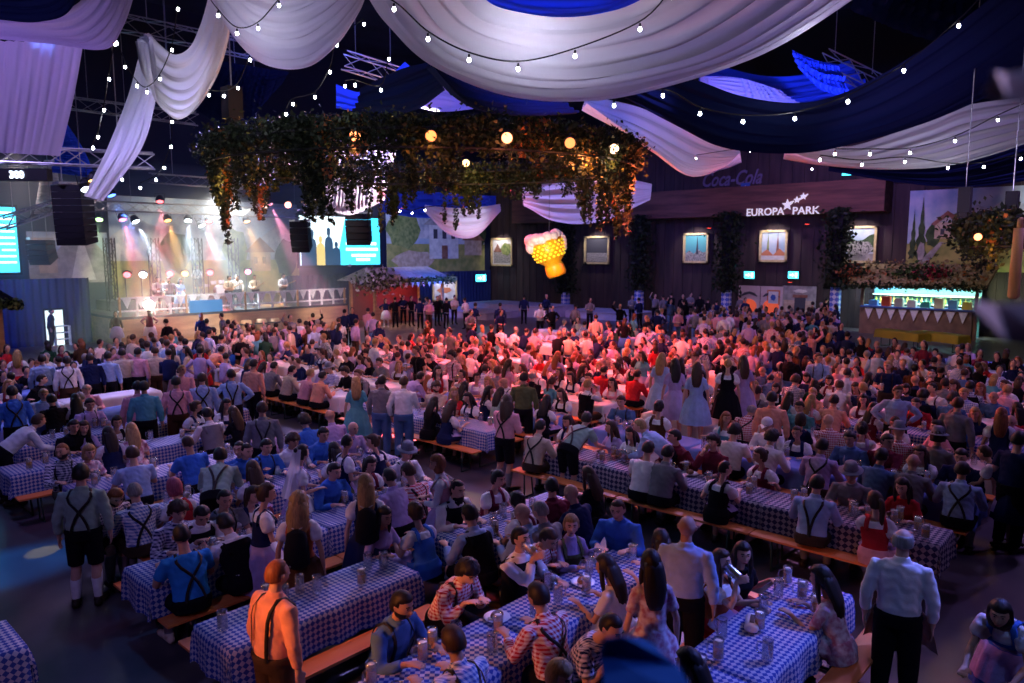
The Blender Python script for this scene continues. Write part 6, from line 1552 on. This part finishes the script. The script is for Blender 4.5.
for (loc, rz, name, which, co) in TABS:
    d = math.hypot(loc[0], loc[1]); px, py, f = proj((loc[0], loc[1], .8))
    if px < -60 or px > 1084 or py > 760 or d > 17 or NM > 250: continue
    vis = []; MG = []
    for q in range(10 if d < 12 else 7):
        u = rm.uniform(-1.0, 1.0); v = rm.uniform(-.26, .26)
        if any(abs(u-a)+abs(v-b) < .16 for a, b in vis): continue
        vis.append((u, v)); c, s_ = (1, 0) if rz == 0 else (0, 1)
        MG.append((proj((loc[0]+u*c-v*s_, loc[1]+u*s_+v*c, .8))[0], mug((loc[0]+u*c-v*s_, loc[1]+u*s_+v*c, TH+.017), rm.uniform(0, 6), 'glass beer mug standing on the %s table of the %s' % (which, name), 'mugs on the %s table, %s' % (which, name), full=1 if rm.random() < .6 else 0))); NM += 1
    for k_, (_, m_) in enumerate(sorted(MG, key=lambda q: q[0])):
        m_['label'] = 'beer mug, %s, on the %s table of the %s' % ('leftmost' if k_ == 0 else 'rightmost' if k_ == len(MG)-1 else ORD[k_]+' from left', which, name)
# mugs in hands
for p in IND:
    if p['pose'] not in ('drink', 'hold', 'raise'): continue
    fg = fig(p['pose'], p['sex']); 
    if 1 not in fg.grip: fg.body()
    r = p['obj']; sc = r.scale[2]; gpt = fg.grip[1]*sc; rz = p['rz']; c, s_ = math.cos(rz), math.sin(rz)
    x, y, z = p['x']+gpt[0]*c-gpt[1]*s_, p['y']+gpt[0]*s_+gpt[1]*c, p['z']+gpt[2]
    M = Matrix.Rotation(rz, 4, 'Z') @ (Matrix.Rotation(R(62), 4, 'X') if p['pose'] == 'drink' else Matrix.Identity(4)) @ Matrix.Translation((0, 0, -.10)); off = M.translation
    if p['pose'] == 'drink': x, y, z = p['x']+(.02*c-.30*s_)*sc, p['y']+(.02*s_+.30*c)*sc, 1.16*sc; off = (M.to_3x3() @ Vector((0, 0, -.0)))
    mug((x+off[0]*0, y+off[1]*0, z+(-.09 if p['pose'] != 'drink' else 0)), 0, 'beer mug held by the %s %s, %s at %s' % (POSEW[p['pose']], 'man' if p['sex'] == 'm' else 'woman', p['ord'], p['seg']), 'mugs held by guests', 1, M.to_euler())
# plates, napkin box
plate_m = mat('plate_white', (.75, .75, .76), .3); food_m = noisy('roast_food', (.16, .07, .03), (.35, .18, .07), 12, .6)
for px, py, l in ((497, 618, 'plate of roast beside the bearded man'), (583, 583, 'small plate at the middle of the front-centre table'), (150, 470, 'plate on the second left row of tables'), (690, 474, 'plate on the first right row of tables')):
    g = G(px, py, TH+.02); t = thing('plate', l, 'plate', (g[0], g[1], TH+.018)); mb = MB(); mb.lathe([(0, .0), (.08, .0), (.13, .018), (.125, .022), (.08, .007), (0, .007)], n=24); mb.obj('dish', plate_m, t, smooth=True)
    mb = MB(); mb.ellip((0, 0, .035), (.075, .055, .04), 0, 14, 8); mb.ellip((.03, .05, .02), (.03, .03, .02), 0, 8, 6); mb.obj('food', food_m, t, smooth=True)
g = G(752, 627, TH+.02); bx = thing('napkin_box', 'white rounded napkin box on the front-right tablecloth', 'box', (g[0], g[1], TH+.016), R(20)); bm_ = MB(); bm_.tube([(-.13, 0, .045), (-.12, 0, .045), (.12, 0, .045), (.13, 0, .045)], [(.05, .025), (.065, .042), (.065, .042), (.05, .025)], 16, side=(0, 1, 0)); bm_.obj('box_body', plate_m, bx, smooth=True); MB().box((0, 0, .088), (.08, .02, .003)).obj('slot', st_dk, bx)
# things close to the lens on the gallery rail, out of focus
def near_flag(name, label, pts, dep, m, th=.004):
    P = [WD(x, y, dep) for x, y in pts]; n = len(P); mb = MB(); C = sum(P)/n; V = []; K = 8
    for lay in (0, 1):
        for i in range(n): V.append(P[i]+FH*th*lay+FH*.02*math.sin(i*1.7))
    mb.add(V, [tuple(range(n)), tuple(range(2*n-1, n-1, -1))]+[(i, (i+1) % n, (i+1) % n+n, i+n) for i in range(n)]); o = mb.obj(name, m); return tag(o, label, 'pennant')
near_flag('cloth_pennant', 'blurred bright blue pennant close to the camera at the bottom', [(606, 700), (601, 660), (604, 638), (622, 630), (650, 645), (680, 672), (700, 700)], .95, cloth('pennant_blue', (.02, .10, .50)))
near_flag('cloth_pennant', 'blurred pale ribbon close to the camera at upper right', [(1060, 62), (1020, 68), (990, 72), (984, 80), (992, 90), (1020, 96), (1060, 108)], .7, cloth('ribbon_pale', (.55, .42, .50)))
near_flag('cloth_pennant', 'blurred grey-violet ribbon close to the camera at the right edge', [(1060, 300), (1010, 306), (975, 300), (962, 306), (985, 326), (1020, 345), (1060, 352)], .7, cloth('ribbon_greyviolet', (.34, .26, .34)))
spot((.8, -1.2, 5.4), WD(640, 650, .95), 45, (.3, .45, 1), 50, .5, .1); spot((1.4, -1.0, 5.4), WD(1010, 200, .8), 70, (.8, .6, .8), 60, .5, .1)  # two unseen lamps added beside the lens to light the blurred cloth pieces
spot((2.2, -3, 8), tuple(G(903, 610, 1.1)), 360, (.26, .38, 1), 22)
spot((4, 31, 7), (7, 38, 1.2), 3600, (.03, .14, 1), 70)
spot((-5, 31, 6), (0, 42, 3), 6500, (.03, .14, 1), 80); spot((30, 30, 4), (34, 42, 2), 3000, (.05, .15, 1), 70)
# gobo patch and cyan pool on the floor
spot((-2, 9, 9), (*G(42, 552)[:2], 0), 9000, (1, .95, .12), 2.2, .1, .02); spot((-6, 12, 8), (*G(-2, 570)[:2], 0), 16000, (.01, .30, 1), 9, .8, .1)
spot((-4, 2, 7), (*G(60, 640)[:2], 0), 260, (.7, .3, .9), 40, .6)
spot((9, -4, 8), (*G(880, 640)[:2], 0), 260, (.6, .35, .8), 40, .6)
# stage haze
hz = D.materials.new('stage_haze'); hz.use_nodes = True; nt = hz.node_tree; nt.nodes.clear(); oo = N(hz, 'ShaderNodeOutputMaterial'); vs = N(hz, 'ShaderNodeVolumeScatter'); vs.inputs['Density'].default_value = .035; vs.inputs['Anisotropy'].default_value = .2; vs.inputs['Color'].default_value = (.9, .92, 1, 1); nt.links.new(vs.outputs[0], oo.inputs['Volume'])
o = MB().box((17.5, 37.2, 4.2), (9.0, 4.4, 3.9)).obj('stage_haze', hz); tag(o, 'thin smoke haze hanging over the band stage', 'haze', kind='stuff')
D.collections.remove(TMPC)
